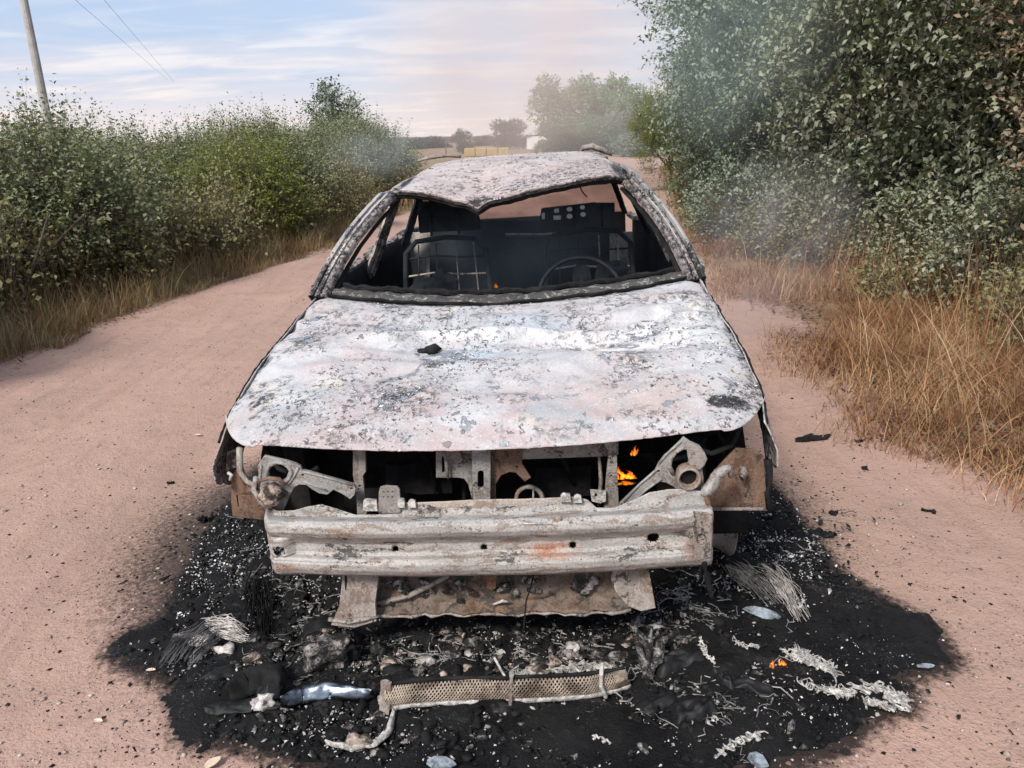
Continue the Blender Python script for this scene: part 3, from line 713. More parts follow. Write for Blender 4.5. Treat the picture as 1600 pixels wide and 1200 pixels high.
def plant(name, meshes, leafm, label, cat, loc, rz, s, group=None):
    t = thing(name, label, cat, loc, rz, group)
    t.scale = s if hasattr(s, '__len__') else (s, s, s)
    for nm, me, mt in (('crown', meshes[0], leafm), ('trunk', meshes[1], M['wood'])):
        if not me.materials: me.materials.append(mt)
        o = bpy.data.objects.new(nm, me); C.objects.link(o); o.parent = t
        o.material_slots[0].link = 'OBJECT'; o.material_slots[0].material = mt
    return t
def rl(seed, n, spread, zc, rad, zr):
    r = np.random.default_rng(seed)
    return [((r.normal(0, spread), r.normal(0, spread), zc + r.uniform(-zr, zr)), tuple(rad * r.uniform(.7, 1.15, 3))) for _ in range(n)]
H_ = [crown('hedge%d' % k, 20 + k, rl(k, 5, 0.42, 0.80, 0.62, 0.30), 1700, 14, 0.040, 0.34, 300, 0.62) for k in range(3)]
T_ = [crown('tree%d' % k, 40 + k, rl(10 + k, 9, 0.80, 2.35, 1.05, 1.05), 3400, 15, 0.055, 0.48, 70, 0.5, 0.2, 0.075, 8, 0.9) for k in range(3)]
B_ = [crown('bush%d' % k, 60 + k, rl(16 + k, 4, 0.35, 0.50, 0.48, 0.18), 800, 12, 0.048, 0.30, 30, 0.35) for k in range(2)]
W_ = [crown('weed%d' % k, 70 + k, rl(19 + k, 3, 0.30, 0.28, 0.30, 0.10), 300, 10, 0.045, 0.30, 45, 0.55, 0.6) for k in range(2)]
FT = [crown('fartree%d' % k, 80 + k, rl(23 + k, 10, 1.05, 4.2, 1.05, 1.5) + rl(33 + k, 7, 1.5, 1.6, 1.1, .7), 1800, 12, 0.20, 0.7, 40, 0.6, 0.3, 0.16, 9, 1.0) for k in range(2)]

# hedge along the road's far-left verge
hl = 'dull green shrubs of the hedge beside the road'
HL = [None, None, 'dull green hedge shrub cut by the frame edge on the pole side', 'dull green shrub with tall thin shoots growing just below the utility pole', 'rounded dull green shrub between the utility pole and the bright yellow-green one',
      'grey-green shrub beside the bright yellow-green one, on its far side', 'grey-green shrub behind the dry yellowish shrub in the hedge', 'hedge shrub standing below the small loose tree', 'hedge shrub touching the trailing bluish smoke', None, None]
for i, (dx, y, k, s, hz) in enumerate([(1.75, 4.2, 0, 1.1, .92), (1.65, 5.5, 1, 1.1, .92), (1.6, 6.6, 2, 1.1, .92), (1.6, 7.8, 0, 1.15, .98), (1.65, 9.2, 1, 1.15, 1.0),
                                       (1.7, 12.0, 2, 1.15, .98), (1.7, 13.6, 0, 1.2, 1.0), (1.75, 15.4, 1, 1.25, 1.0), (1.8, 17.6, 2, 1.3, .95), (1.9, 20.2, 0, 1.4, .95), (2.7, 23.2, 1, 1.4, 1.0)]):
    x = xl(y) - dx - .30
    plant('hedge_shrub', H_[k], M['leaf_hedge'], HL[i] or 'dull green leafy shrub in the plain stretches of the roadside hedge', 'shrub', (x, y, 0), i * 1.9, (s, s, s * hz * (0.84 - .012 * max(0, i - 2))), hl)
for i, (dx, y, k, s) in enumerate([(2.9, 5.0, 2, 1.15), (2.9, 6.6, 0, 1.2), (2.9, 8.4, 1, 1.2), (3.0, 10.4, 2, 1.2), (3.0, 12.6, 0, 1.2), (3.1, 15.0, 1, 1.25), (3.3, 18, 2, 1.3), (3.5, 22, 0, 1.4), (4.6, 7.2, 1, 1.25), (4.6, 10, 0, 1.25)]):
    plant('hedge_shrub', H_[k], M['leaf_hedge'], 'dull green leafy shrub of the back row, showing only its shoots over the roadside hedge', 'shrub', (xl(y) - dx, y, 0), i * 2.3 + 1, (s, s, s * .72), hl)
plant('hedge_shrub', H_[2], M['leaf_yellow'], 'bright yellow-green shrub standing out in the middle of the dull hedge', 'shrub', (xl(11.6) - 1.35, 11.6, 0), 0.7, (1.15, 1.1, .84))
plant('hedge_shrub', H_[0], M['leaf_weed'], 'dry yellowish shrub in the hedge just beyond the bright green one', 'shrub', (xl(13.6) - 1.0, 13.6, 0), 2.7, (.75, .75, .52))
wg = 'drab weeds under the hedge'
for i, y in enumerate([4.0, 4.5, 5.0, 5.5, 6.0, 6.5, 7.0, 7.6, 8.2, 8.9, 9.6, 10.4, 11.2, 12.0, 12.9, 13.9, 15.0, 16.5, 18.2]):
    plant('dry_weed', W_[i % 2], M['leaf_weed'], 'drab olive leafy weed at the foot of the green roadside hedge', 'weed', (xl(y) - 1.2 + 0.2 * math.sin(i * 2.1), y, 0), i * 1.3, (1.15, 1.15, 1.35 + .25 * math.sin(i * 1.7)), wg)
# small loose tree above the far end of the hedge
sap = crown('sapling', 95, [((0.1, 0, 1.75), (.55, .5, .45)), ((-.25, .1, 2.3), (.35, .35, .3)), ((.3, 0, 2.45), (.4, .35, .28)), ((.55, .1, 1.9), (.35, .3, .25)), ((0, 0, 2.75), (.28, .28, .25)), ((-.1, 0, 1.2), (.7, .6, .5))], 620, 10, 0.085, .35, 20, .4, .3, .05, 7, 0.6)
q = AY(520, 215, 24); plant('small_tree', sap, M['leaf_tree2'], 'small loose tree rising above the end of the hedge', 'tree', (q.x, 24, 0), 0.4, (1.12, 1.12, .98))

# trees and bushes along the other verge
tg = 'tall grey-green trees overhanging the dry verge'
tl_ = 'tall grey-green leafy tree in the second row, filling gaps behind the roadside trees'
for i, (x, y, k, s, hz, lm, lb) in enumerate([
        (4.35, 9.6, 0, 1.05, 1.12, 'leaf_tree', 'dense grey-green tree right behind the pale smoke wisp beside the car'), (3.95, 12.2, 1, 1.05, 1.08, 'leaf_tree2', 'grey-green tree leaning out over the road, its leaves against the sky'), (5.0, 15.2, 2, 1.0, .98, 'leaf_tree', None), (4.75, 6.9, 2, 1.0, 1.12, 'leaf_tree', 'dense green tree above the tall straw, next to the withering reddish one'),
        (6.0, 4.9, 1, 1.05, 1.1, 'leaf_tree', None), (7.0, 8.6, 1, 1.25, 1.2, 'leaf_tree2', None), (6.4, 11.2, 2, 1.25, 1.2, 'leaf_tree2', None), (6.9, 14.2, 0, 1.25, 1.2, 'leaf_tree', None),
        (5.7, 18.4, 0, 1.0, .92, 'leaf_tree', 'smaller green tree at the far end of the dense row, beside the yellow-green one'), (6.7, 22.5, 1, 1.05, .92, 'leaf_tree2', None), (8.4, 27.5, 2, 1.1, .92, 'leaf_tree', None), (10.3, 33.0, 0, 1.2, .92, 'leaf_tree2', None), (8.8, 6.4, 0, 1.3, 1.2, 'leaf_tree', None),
        (4.2, 20.6, 2, .62, .92, 'leaf_yellow', 'light yellow-green tree behind the end of the dense row'),
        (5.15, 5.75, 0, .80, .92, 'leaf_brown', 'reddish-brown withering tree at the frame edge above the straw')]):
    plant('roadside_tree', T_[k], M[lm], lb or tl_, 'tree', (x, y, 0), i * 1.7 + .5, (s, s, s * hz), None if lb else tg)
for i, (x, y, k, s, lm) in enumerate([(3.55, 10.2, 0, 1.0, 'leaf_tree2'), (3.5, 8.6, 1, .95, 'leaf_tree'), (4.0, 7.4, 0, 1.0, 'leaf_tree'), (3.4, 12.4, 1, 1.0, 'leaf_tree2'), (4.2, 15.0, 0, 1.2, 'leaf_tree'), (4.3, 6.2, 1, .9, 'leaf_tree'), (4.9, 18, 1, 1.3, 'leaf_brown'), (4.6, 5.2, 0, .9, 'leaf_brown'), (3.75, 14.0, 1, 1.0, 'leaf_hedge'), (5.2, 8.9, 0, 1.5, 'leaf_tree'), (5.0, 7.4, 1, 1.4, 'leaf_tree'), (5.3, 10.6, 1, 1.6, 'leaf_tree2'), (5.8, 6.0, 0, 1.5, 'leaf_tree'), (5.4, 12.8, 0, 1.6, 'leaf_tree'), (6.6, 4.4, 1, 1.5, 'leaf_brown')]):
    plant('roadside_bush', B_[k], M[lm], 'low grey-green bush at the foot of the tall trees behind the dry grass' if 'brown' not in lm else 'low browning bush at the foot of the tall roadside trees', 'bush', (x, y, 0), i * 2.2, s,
          'low bushes under the tall trees' if 'brown' not in lm else 'browning bushes under the tall trees')
for i, (x, y) in enumerate([(3.15, 8.3), (3.5, 6.6), (3.25, 9.4), (3.9, 5.4), (3.7, 5.0), (2.95, 11.2), (4.3, 4.6)]):
    plant('straw_weed', W_[i % 2], M['leaf_weed'], 'drab olive-brown weed standing among the straw below the bushes', 'weed', (x, y, 0), i * 2.0, (.9, .9, .8), 'dry weeds among the straw')

# far trees in the smoke
for (px, y, s, hz, k, lm, lb) in [(878, 72, 1.0, .92, 0, 'leaf_far', 'broad green tree hazy beyond the car roof, leftmost of the big hazy trees'), (930, 76, 1.1, .90, 1, 'leaf_far', 'tall green hazy tree in the middle of the far clump'), (972, 72, .9, .88, 0, 'leaf_far', 'hazy green tree next to the dense roadside row, far off'),
                              (868, 55, .52, .66, 1, 'leaf_farlight', 'pale yellow-green tree in front of the big hazy trees'), (905, 58, .50, .55, 0, 'leaf_farlight', 'low pale tree below the tall hazy green tree'),
                              (795, 90, .72, .66, 1, 'leaf_fardark', 'lone dark rounded tree against the smoky sky'), (1000, 52, .75, .60, 1, 'leaf_tree2', 'grey-green tree closing the far end of the roadside row'), (945, 60, .7, .55, 0, 'leaf_far', 'lower green tree under the big hazy trees')]:
    q = AY(px, 240, y); plant('far_tree', FT[k], M[lm], lb, 'tree', (q.x, y, 0), px * .1, (s, s, s * hz))
q = AY(722, 240, 70); plant('slim_tree', FT[0], M['leaf_fardark'], 'slim dark tree beside the yellow block on the horizon', 'tree', (q.x, 70, 0), 1.0, (.26, .26, .30))
for i, (px, y) in enumerate([(600, 95), (640, 100), (668, 105), (690, 110), (760, 120), (830, 110)]):
    q = AY(px, 240, y); plant('far_bush', FT[i % 2], M['leaf_fardark'], 'tiny hazy bush on the horizon beyond the field', 'bush', (q.x, y, -.3), i * 1.1, (.7, .7, .26), 'hazy bushes on the horizon')
# far little things on the horizon
q0, q1 = AY(726, 246, 42), AY(796, 246, 42)
t = thing('straw_stack', 'ochre yellow oblong straw stack seen just above the car roof', 'straw stack', ((q0.x + q1.x) / 2, 42, 0))
ms = material('stack_straw', plain((0.30, 0.20, 0.075), (0.38, 0.27, 0.11), 5, 0.9))
for k in range(4):
    for lv in range(2):
        w_ = (q1.x - q0.x) / 4
        MB().box(((k - 1.5) * w_, 0, 0.21 + lv * 0.43), (w_ - .02, 1.1, .42)).build('bale', ms, t, bevel=.05)
q = AY(846, 240, 88); t = thing('white_shed', 'small white-walled shed with a grey roof between the far trees', 'shed', (q.x, 88, 0))
MB().box((0, 0, .6), (3.2, 3, 1.3)).build('wall', material('shed_white', plain((.62, .61, .60), (.75, .74, .73), 3, .8)), t)
sheet('roof', lambda u, v: Vector(((u - .5) * 4.2, (v - .5) * 3.6, 1.26 + .6 * (1 - abs(2 * u - 1) ** 1.6))), 12, 6, M['concrete'], t, .06)
q = AY(697, 240, 70); tag(MB().tube([(q.x, 70, -.1), (q.x, 70, 1.35)], .05).build('post', M['wood']), 'thin dark post standing on the horizon by the slim tree', 'post')

# utility pole and wires
q = AY(80, 215, 16)
t = thing('utility_pole', 'grey concrete utility pole rising behind the hedge', 'pole', (q.x, 16, 0))
MB().tube([(0, 0, -.2), (-.012, 0, 3), (-.03, 0, 5.9)], [.088, .076, .058], 12).build('shaft', M['concrete'], t)
m_ = MB(); m_.box((0, 0, 5.45), (1.5, .08, .08)); m_.build('crossarm', M['concrete'], t, bevel=.01)
for dx in (-.62, .62):
    MB().lathe([(.0, 0), (.035, 0), (.045, .05), (.03, .09), (.045, .12), (0, .15)], (dx, 0, 5.5), n=10).build('insulator', M['shard'], t)
for (x0, y0, x1, y1), lb in (((118, 0, 262, 125), 'thin overhead wire slanting down the sky, the one nearer the pole'), ((163, 0, 272, 128), 'thin overhead wire slanting down the sky, the one farther from the pole')):
    A = AY(x0 - 60, y0 - 60 * (y1 - y0) / (x1 - x0), 17); B = AY(x1, y1, 60)
    tag(MB().tube([A.lerp(B, k / 6) for k in range(7)], .005, 5).build('overhead_wire', M['wire']), lb, 'wire', 'overhead wires')

# ------------------------------------------------------------------ the burnt car (all in car axes: X across, Y to the rear, Z up, origin below the bumper beam)
car = thing('burnt_car', 'burnt-out hatchback with ash-white bonnet and dented roof on the dirt road', 'car')
car.matrix_world = CAR_M

# bonnet
ZE = ([0, .03, .10, .22, .5, 1.0], [.668, .690, .722, .755, .822, .926])
ZC = ([0, .03, .09, .2, .42, .7, 1.0], [.648, .672, .712, .748, .788, .832, .878])
def bonnet_edge_y(a): return 0.115 + 0.045 * a ** 2 + 0.17 * max(0, (a - .80) / .20) ** 2.4
def bonnet_pt(u, v):
    x_ = 2 * u - 1; a = abs(x_)
    yf = bonnet_edge_y(a); yr = 0.976 + 0.126 * a ** 1.8
    y = yf + (yr - yf) * v
    tv = (y - 0.10) / (yr - 0.10)
    ze = float(sm(*ZE, tv, .03)); zc = float(sm(*ZC, tv, .03))
    lip = 0.030 * (1 - min(1, v / 0.06)) ** 2                       # the rolled front edge
    z = zc + (ze - zc) * a ** 2.4 - 0.030 * max(0, (a - .88) / .12) ** 2 * v ** .3 
    if a > .8: z -= lip * .2
    x = x_ * (0.802 - 0.058 * v)
    z -= .035 * max(0, (a - .72) / .28) ** 2 * max(0, 1 - v / .45)
    # heat buckling
    m = min(1, v * 5) * min(1, (1 - v) * 6)
    z += m * (-0.052 * math.exp(-((x - .26) / .24) ** 2 - ((y - .70) / .13) ** 2) + 0.030 * math.exp(-((x - .28) / .34) ** 2 - ((y - .50) / .055) ** 2)
              + 0.030 * math.exp(-((x + .05) / .45) ** 2 - ((y - .74 - .06 * x) / .035) ** 2) - 0.030 * math.exp(-((x + .30) / .3) ** 2 - ((y - .84) / .05) ** 2)
              - 0.012 * math.exp(-((x + .15) / .3) ** 2 - ((y - .62) / .06) ** 2) + .008 * math.exp(-((x - .5) / .15) ** 2 - ((y - .85) / .07) ** 2))
    z += m * (0.015 * fbm((x, y * 1.9, 0), 3.4, 3) + 0.0045 * fbm((x, y, 3), 14, 3) + .0055 * min(1, max(0, (v - .40) / .2)) * math.sin(y * 66 + 3.2 * math.sin(x * 3.5 + 1) + 3 * fbm((x, y, 5), 2.5, 2))) + 0.0016 * fbm((x, y, 7), 45, 3)
    return Vector((x, y, z))
bon = sheet('bonnet', bonnet_pt, 190, 130, M['bonnet'], car, .0025)
# loose char on the bonnet: the lump and curled paint chips standing on it
def bon_at(px, py):
    o = CAR_I @ CAM_P; d = (CAR_I3 @ cam_ray(px, py))
    best = None
    for k in range(400):
        t = (0.95 + k * .006) / d.y * 1.0
        q = o + d * t
        if -0.05 < q.y < 1.2:
            a = min(1, abs(q.x) / .76); u = (q.x / .78 + 1) / 2; yf = bonnet_edge_y(a); yr = .976 + .126 * a ** 1.8
            v = (q.y - yf) / (yr - yf)
            if 0 <= v <= 1 and 0 <= u <= 1 and q.z <= bonnet_pt(u, v).z: return q
    return o + d * (2.2 / d.y)

def lump(mb, c, r, seed, flat=.7, amp=.45, n=2):
    bm = bmesh.new(); bmesh.ops.create_icosphere(bm, subdivisions=n, radius=1)
    V = []
    for v in bm.verts:
        k = 1 + amp * fbm(v.co + Vector((seed * 3.1, 0, 0)), 1.3, 3) + .25 * fbm(v.co + Vector((0, seed, 0)), 3.5, 2)
        V.append(Vector((v.co.x * r[0], v.co.y * r[1], v.co.z * r[2])) * k + Vector(c))
    F = [[x.index for x in f.verts] for f in bm.faces]; bm.free(); mb.add(V, F); return mb
q = bon_at(676, 552)
wq = CAR_M @ q
mb = MB(); lump(mb, wq + Vector((0, 0, .012)), (.026, .022, .018), 3); lump(mb, wq + Vector((-.03, .005, .006)), (.022, .016, .009), 5)
tag(mb.build('charred_lump', M['char'], None, True), 'black charred lump lying on the middle of the ash-white bonnet', 'charred lump')
def chips(n, fn, smin, smax, name, mat, parent):
    """curled chips of paint, stuff too small to count"""
    V = []; F = []
    for i in range(n):
        c, nrm = fn(); s = smin * (smax / smin) ** random.random() ** 1.7
        a = random.uniform(0, 6.28); t = Vector((math.cos(a), math.sin(a), 0)); t = (t - nrm * t.dot(nrm)).normalized(); b = nrm.cross(t)
        w2 = s * random.uniform(.25, .7); cu = random.uniform(.1, .55)
        p = [c - t * s - b * w2 * random.uniform(.4, 1) + nrm * s * cu, c - b * w2 * random.uniform(.6, 1), c + t * s * random.uniform(.5, 1) - b * w2 * .6 + nrm * s * cu * random.random(),
             c + t * s * random.uniform(.5, 1) + b * w2 * .7 + nrm * s * cu * random.random(), c + b * w2, c - t * s * .8 + b * w2 * random.uniform(.4, 1) + nrm * s * cu]
        k = len(V); V += [x + nrm * .0012 for x in p]; F += [(k, k + 1, k + 4, k + 5), (k + 1, k + 2, k + 3, k + 4)]
    o = MB(); o.v = [tuple(v) for v in V]; o.f = F
    return tag(o.build(name, mat, parent), kind='stuff')
def bon_chip():
    while True:
        u, v = random.random(), random.random()
        if fbm((u * 2, v * 2, 1), 1.6, 3) < .05: continue
        p = bonnet_pt(u, v); return p, Vector((0, -.25, 1)).normalized()
M['chip'] = material('curled_paint_chips', lambda g: dict(c=g.ramp(g.noise(g.obj(), 70, 2), [(.36, (.03, .028, .028)), (.5, (.20, .18, .18)), (.64, (.66, .64, .63))]), r=.9))
chips(900, bon_chip, .003, .008, 'paint_chips', M['chip'], car)

# roof, folded down in a V at its front edge
RW = ([0, .15, .5, 1], [.515, .535, .545, .505])
UD = -0.25
def roof_pt(u, v):
    x_ = 2 * u - 1; a = abs(x_)
    wd = float(sm(*RW, v, .05))
    x = x_ * wd
    y = 1.665 - 0.055 * (1 - a ** 2) + (1.30) * v
    z = 1.278 + 0.065 * math.sin(min(1, v * 1.15) * math.pi / 2) + 0.020 * (1 - a ** 2.2) - 0.055 * max(0, (a - .74) / .26) ** 2 * (0.25 + .75 * min(1, v * 4))
    k = (x_ + 1) / (UD + 1) if x_ < UD else ((1 - x_) / (1 - UD)) ** 1.25
    dent = max(0, k) ** 1.15
    z -= (0.105 * dent + .012 * max(0, 1 - abs(x_ - UD) / .10)) * math.exp(-(v / .20) ** 1.2)
    y -= 0.03 * max(0, 1 - abs(x_ - UD) / .3) * math.exp(-(v / .1))
    z += 0.006 * fbm((x, y, 0), 5, 3) * min(1, (1 - v) * 8) + .0022 * fbm((x, y, 3), 30, 3)
    return Vector((x, y, z))
roof = sheet('roof', roof_pt, 150, 90, M['roof'], car, .0025)
def roof_chip():
    u, v = random.random(), random.random() ** 1.2
    return roof_pt(u, v), Vector((0, -.1, 1)).normalized()
chips(700, roof_chip, .004, .010, 'roof_paint_chips', M['chip'], car)
# header under the front edge: a folded flange and a dark inner rail
HP = [(0, 0), (-.004, -.006), (.002, -.013), (.010, -.014), (.012, -.020), (.022, -.022)]
sheet('windscreen_header', lambda u, v: roof_pt(v, 0) + Vector((0, HP[round(u * 5)][0], HP[round(u * 5)][1] + .002 * fbm((v * 40, u, 0), 1.2, 3))), 6, 110, M['pilpaint'], car, .002, smooth=False)
MB().tube([roof_pt(k / 59, 0) + Vector((0, .030, -.026)) for k in range(60)], .012, 6).build('header_rail', M['char'], car, False, rough=.003, rs=30)

PROF_P = [(-.02, -.022), (.0, -.006), (.03, .0), (.20, .004), (.22, -.012), (.33, -.012), (.345, -.004), (.47, -.002), (.58, .003), (.61, -.018)]
PROF_D = [(.75, -.016), (.77, .006), (.82, .009), (.95, .006), (1.04, .0), (1.07, -.018), (1.05, -.035)]
for sx in (-1, 1):
    inn = Vector((sx * .705, 1.115, .912)); top = roof_pt(1 if sx > 0 else 0, 0) + Vector((-sx * .012, 0, -.012))
    def pil_pt(w_, h_, t, sx=sx, inn=inn, top=top):
        p = inn.lerp(top, t); p.x += sx * .022 * math.sin(t * math.pi); p.z += .012 * math.sin(t * math.pi)
        wd = .072 + .018 * t
        wv = Vector((sx * .93, .36, 0)) * (1 - t * .3) + Vector((sx * .55, .70, -.05)) * (t * .3); wv.normalize()
        hv = Vector((sx * .25, -.62, .74))
        q = p + wv * (wd * w_) + hv * h_
        q += hv * (.0016 * fbm((t * 9, w_ * 3, sx), 1.6, 4)) + wv * .0018 * fbm((t * 7, w_, sx + 5), 1.3, 3)
        return q
    def strip(prof, name, mat, n=70):
        k = len(prof)
        return sheet(name, lambda u, v: pil_pt(prof[round(u * (k - 1))][0], prof[round(u * (k - 1))][1], v), k, n, mat, car, .003, smooth=False)
    strip(PROF_P, 'windscreen_pillar', M['pilpaint'])
    strip([(.21, -.008), (.27, -.007), (.34, -.008)], 'pillar_groove', M['char'])
    strip([(.33, -.004), (.335, .008), (.395, .009), (.41, -.004)], 'pillar_bead', M['doorframe'])
    strip([(.58, -.010), (.67, -.012), (.77, -.010)], 'gutter', M['char'])
    # the door frame runs up the pillar and back along the edge of the roof
    tr = [roof_pt(1 if sx > 0 else 0, k / 39) for k in range(40)]
    def df_pt(u, v, sx=sx, tr=tr):
        w_, h_ = PROF_D[round(u * (len(PROF_D) - 1))]
        if v <= .5: return pil_pt(w_, h_, v * 2)
        e = pil_pt(w_, h_, 1.0); k = (v - .5) * 2 * 39; i = min(38, int(k)); q = tr[i].lerp(tr[i + 1], k - i)
        s0 = Vector((sx * (.030 + .050 * (w_ - .75) / .3), .0, -.006 + h_ * .6 - .014 * (w_ - .75) / .3))
        b = min(1, (v - .5) / .12); b = b * b * (3 - 2 * b)
        return (e + (q - tr[0])).lerp(q + s0, b) + Vector((0, 0, .003 * fbm((q.y * 6, u, sx), 1.5, 3)))
    sheet('door_frame', df_pt, len(PROF_D), 110, M['doorframe'], car, .003, smooth=False)
    sheet('roof_gutter', lambda u, v: tr[round(v * 39)] + Vector((sx * (-.004 + .030 * u), 0, -.012 - .010 * math.sin(u * 3.14))), 4, 40, M['char'], car, .003)
    MB().tube([pil_pt(.1, -.05, k / 12) for k in range(13)], .012, 4, flat=.8).build('inner_pillar', M['char'], car)
    def pil_chip(sx=sx):
        return pil_pt(random.uniform(.02, .65), .006, random.random()), Vector((sx * .25, -.62, .74)).normalized()
    chips(110, pil_chip, .003, .007, 'pillar_scale', M['char'], car)
    # middle and rear pillars
    def bar(a, b, w2, th, name, mat, lean=Vector((0, 1, 0)), n=10):
        a, b = Vector(a), Vector(b)
        prof = [(-1, 0), (-.82, .35), (-.5, .5), (-.42, 1), (-.25, 1), (-.18, .5), (.4, .55), (.5, 1), (.75, 1), (.85, .4), (1, 0)]
        nrm = (b - a).cross(lean).normalized() * (-sx)
        if nrm.x * sx > 0: nrm = -nrm
        return sheet(name, lambda u, v: a.lerp(b, v) + lean * (w2 * prof[round(u * 10)][0]) + nrm * (th * prof[round(u * 10)][1]) + Vector((.003 * fbm((v * 8, u * 3, sx), 1.4, 3), 0, 0)), 11, 30, mat, car, .012, smooth=False)
    bar((sx * .575, 2.07, 1.262), (sx * .765, 2.02, .84), .062, .022, 'centre_pillar', M['pillar'])
    bar((sx * .555, 2.72, 1.27), (sx * .74, 2.84, .88), .060, .020, 'rear_pillar', M['cabin'])
    bar((sx * .500, 3.00, 1.31), (sx * .655, 3.52, .93), .090, .02, 'tail_pillar', M['cabin'])
    # window sills of the two doors, quarter-light bar and inner door panel
    for ya, yb in ((1.24, 1.98), (2.10, 2.80), (2.88, 3.50)):
        xa, xb = (.765 if ya < 2.9 else .73), (.775 if yb < 3 else .68)
        MB().tube([(sx * (xa + (xb - xa) * k / 6), ya + (yb - ya) * k / 6, .925 + .012 * math.sin(k)) for k in range(7)], .026, 6, flat=.8).build('window_sill', M['pillar'], car, False, rough=.008, rs=40, cuts=2)
    q0 = pil_pt(.9, -.03, .62)
    MB().tube([q0, q0.lerp(Vector((sx * .765, q0.y + .06, .93)), .5), Vector((sx * .765, q0.y + .06, .93))], .012, 4).build('quarter_light_bar', M['pillar'], car, False, rough=.004, rs=40, cuts=1)
    sheet('door_panel', lambda u, v: Vector((sx * (.745 - .05 * max(0, u - .7) / .3 + .006 * fbm((u * 5, v * 3, sx), 1.5, 3)), 1.24 + u * 2.24, .92 - v * .62)), 30, 10, M['cabin'], car, .004)
    # door skins, front wing, rear quarter
    def side_pt(u, v, sx=sx):
        y = 1.30 + u * 2.28; z = .925 - v * .68
        x = (.785 + .058 * math.sin(min(1, v * 1.5) * math.pi / 2) - .03 * max(0, v - .6) ** 1.0) - .10 * max(0, (y - 3.0) / .6) ** 2
        x += .004 * fbm((y, z, sx), 5, 3)
        return Vector((sx * x, y, z))
    cut_wheel = lambda y, z, cy: (y - cy) ** 2 + (z - .27) ** 2 < .315 ** 2
    o = sheet('body_side', side_pt, 92, 40, M['side'], car, 0)
    bm = bmesh.new(); bm.from_mesh(o.data)
    bmesh.ops.delete(bm, geom=[f for f in bm.faces if cut_wheel(f.calc_center_median().y, f.calc_center_median().z, 3.10)], context='FACES')
    bm.to_mesh(o.data); bm.free(); md = o.modifiers.new('solid', 'SOLIDIFY'); md.thickness = .003
    for yy in (1.32, 2.02, 2.72):
        o2 = MB().tube([side_pt((yy - 1.30) / 2.28, k / 10) + Vector((sx * -.001, 0, 0)) for k in range(11)], .004, 5).build('door_seam', M['char'], car)
    def wing_pt(u, v, sx=sx):
        y = .205 + u * 1.12
        a = 1.0; tv = min(1, max(0, (y - .10) / 1.0)); zt = float(sm(*ZE, tv, .03)) - .018 - .032 * max(0, 1 - tv / .45)
        zb = float(np.interp(y, [.2, .30, .40, .45, .55, .72, .88, .98, 1.02, 1.06, 1.4], [.545, .50, .49, .55, .615, .64, .60, .50, .36, .24, .24]))
        zb += .012 * fbm((y, sx, 0), 18, 2)
        z = zt + (zb - zt) * v
        x = .803 - .058 * tv + (.024 + .060 * tv) * min(1, v * 1.6) ** .9
        x += .006 * fbm((y, z, 2 + sx), 8, 3)
        if y < .45: x -= .030 * ((.45 - y) / .25) ** 2 * (1 - .55 * v)
        return Vector((sx * x, y, z))
    o = sheet('front_wing', wing_pt, 60, 22, M['side'], car, .003)
    # torn, curled black edge of the wing top
    MB().tube([wing_pt(k / 39, .04) + Vector((sx * .006, 0, .000)) for k in range(40)], [.003 + .002 * abs(fbm((k, sx, 1), .7, 2)) for k in range(40)], 5).build('wing_edge', M['char'], car, False, rough=.003, rs=50, cuts=1)
    # wheel arch liner remains and bare wheel
    def arch(u, v, sx=sx):
        a = math.pi * (-.05 + 1.1 * u); return Vector((sx * (.50 + .28 * v), .72 - .33 * math.cos(a), .29 + .34 * math.sin(a)))
    sheet('wheel_arch', arch, 24, 4, M['char'], car, .004)
    for cy, zoff in ((.72, 0), (3.10, 0)):
        zc = .195 + (-.027 * sx)
        wmb = MB(); xo = sx * .70
        wmb.lathe([(.165, -.085), (.178, -.08), (.170, -.06), (.150, -.045), (.148, .03), (.165, .06), (.180, .08), (.176, .086), (.160, .075), (.140, .04)], (xo, cy, zc), 'X', 32)
        wh = wmb.build('wheel', M['post'], car, True)
        dm = MB().lathe([(.0, .035), (.055, .035), (.075, .02), (.142, -.005), (.150, -.02)], (xo, cy, zc), 'X', 32); dm.build('wheel_disc', M['rust'], wh, True)
        MB().lathe([(.03, -.12), (.12, -.12), (.12, -.10), (.03, -.10)], (xo, cy, zc), 'X', 24).build('brake_disc', M['char'], wh)

# bulkhead, floor, engine bay
bk = MB()
bk.box((0, 1.16, .60), (1.46, .03, .56)); bk.build('bulkhead', M['char'], car)
MB().box((0, 2.35, .265), (1.56, 2.4, .04)).build('floor_pan', M['cabin'], car)
for sx in (-1, 1):
    MB().box((sx * .60, .72, .52), (.06, .84, .30)).build('inner_wing', M['char'], car)
    MB().lathe([(.10, -.16), (.115, .0), (.10, .10), (.05, .13), (0, .13)], (sx * .60, .80, .62), n=20).build('strut_tower', M['char'], car, True, rough=.01)
eb = MB(); eb.box((-.05, .62, .46), (.52, .36, .26)); lump(eb, (-.05, .58, .60), (.26, .14, .07), 2, amp=.3); lump(eb, (.22, .50, .52), (.14, .12, .12), 8, amp=.4)
eb.build('engine_block', M['char'], car, rough=.02, cuts=1)
MB().box((-.42, .55, .50), (.26, .20, .20)).build('battery_remains', M['char'], car, rough=.02, cuts=3)
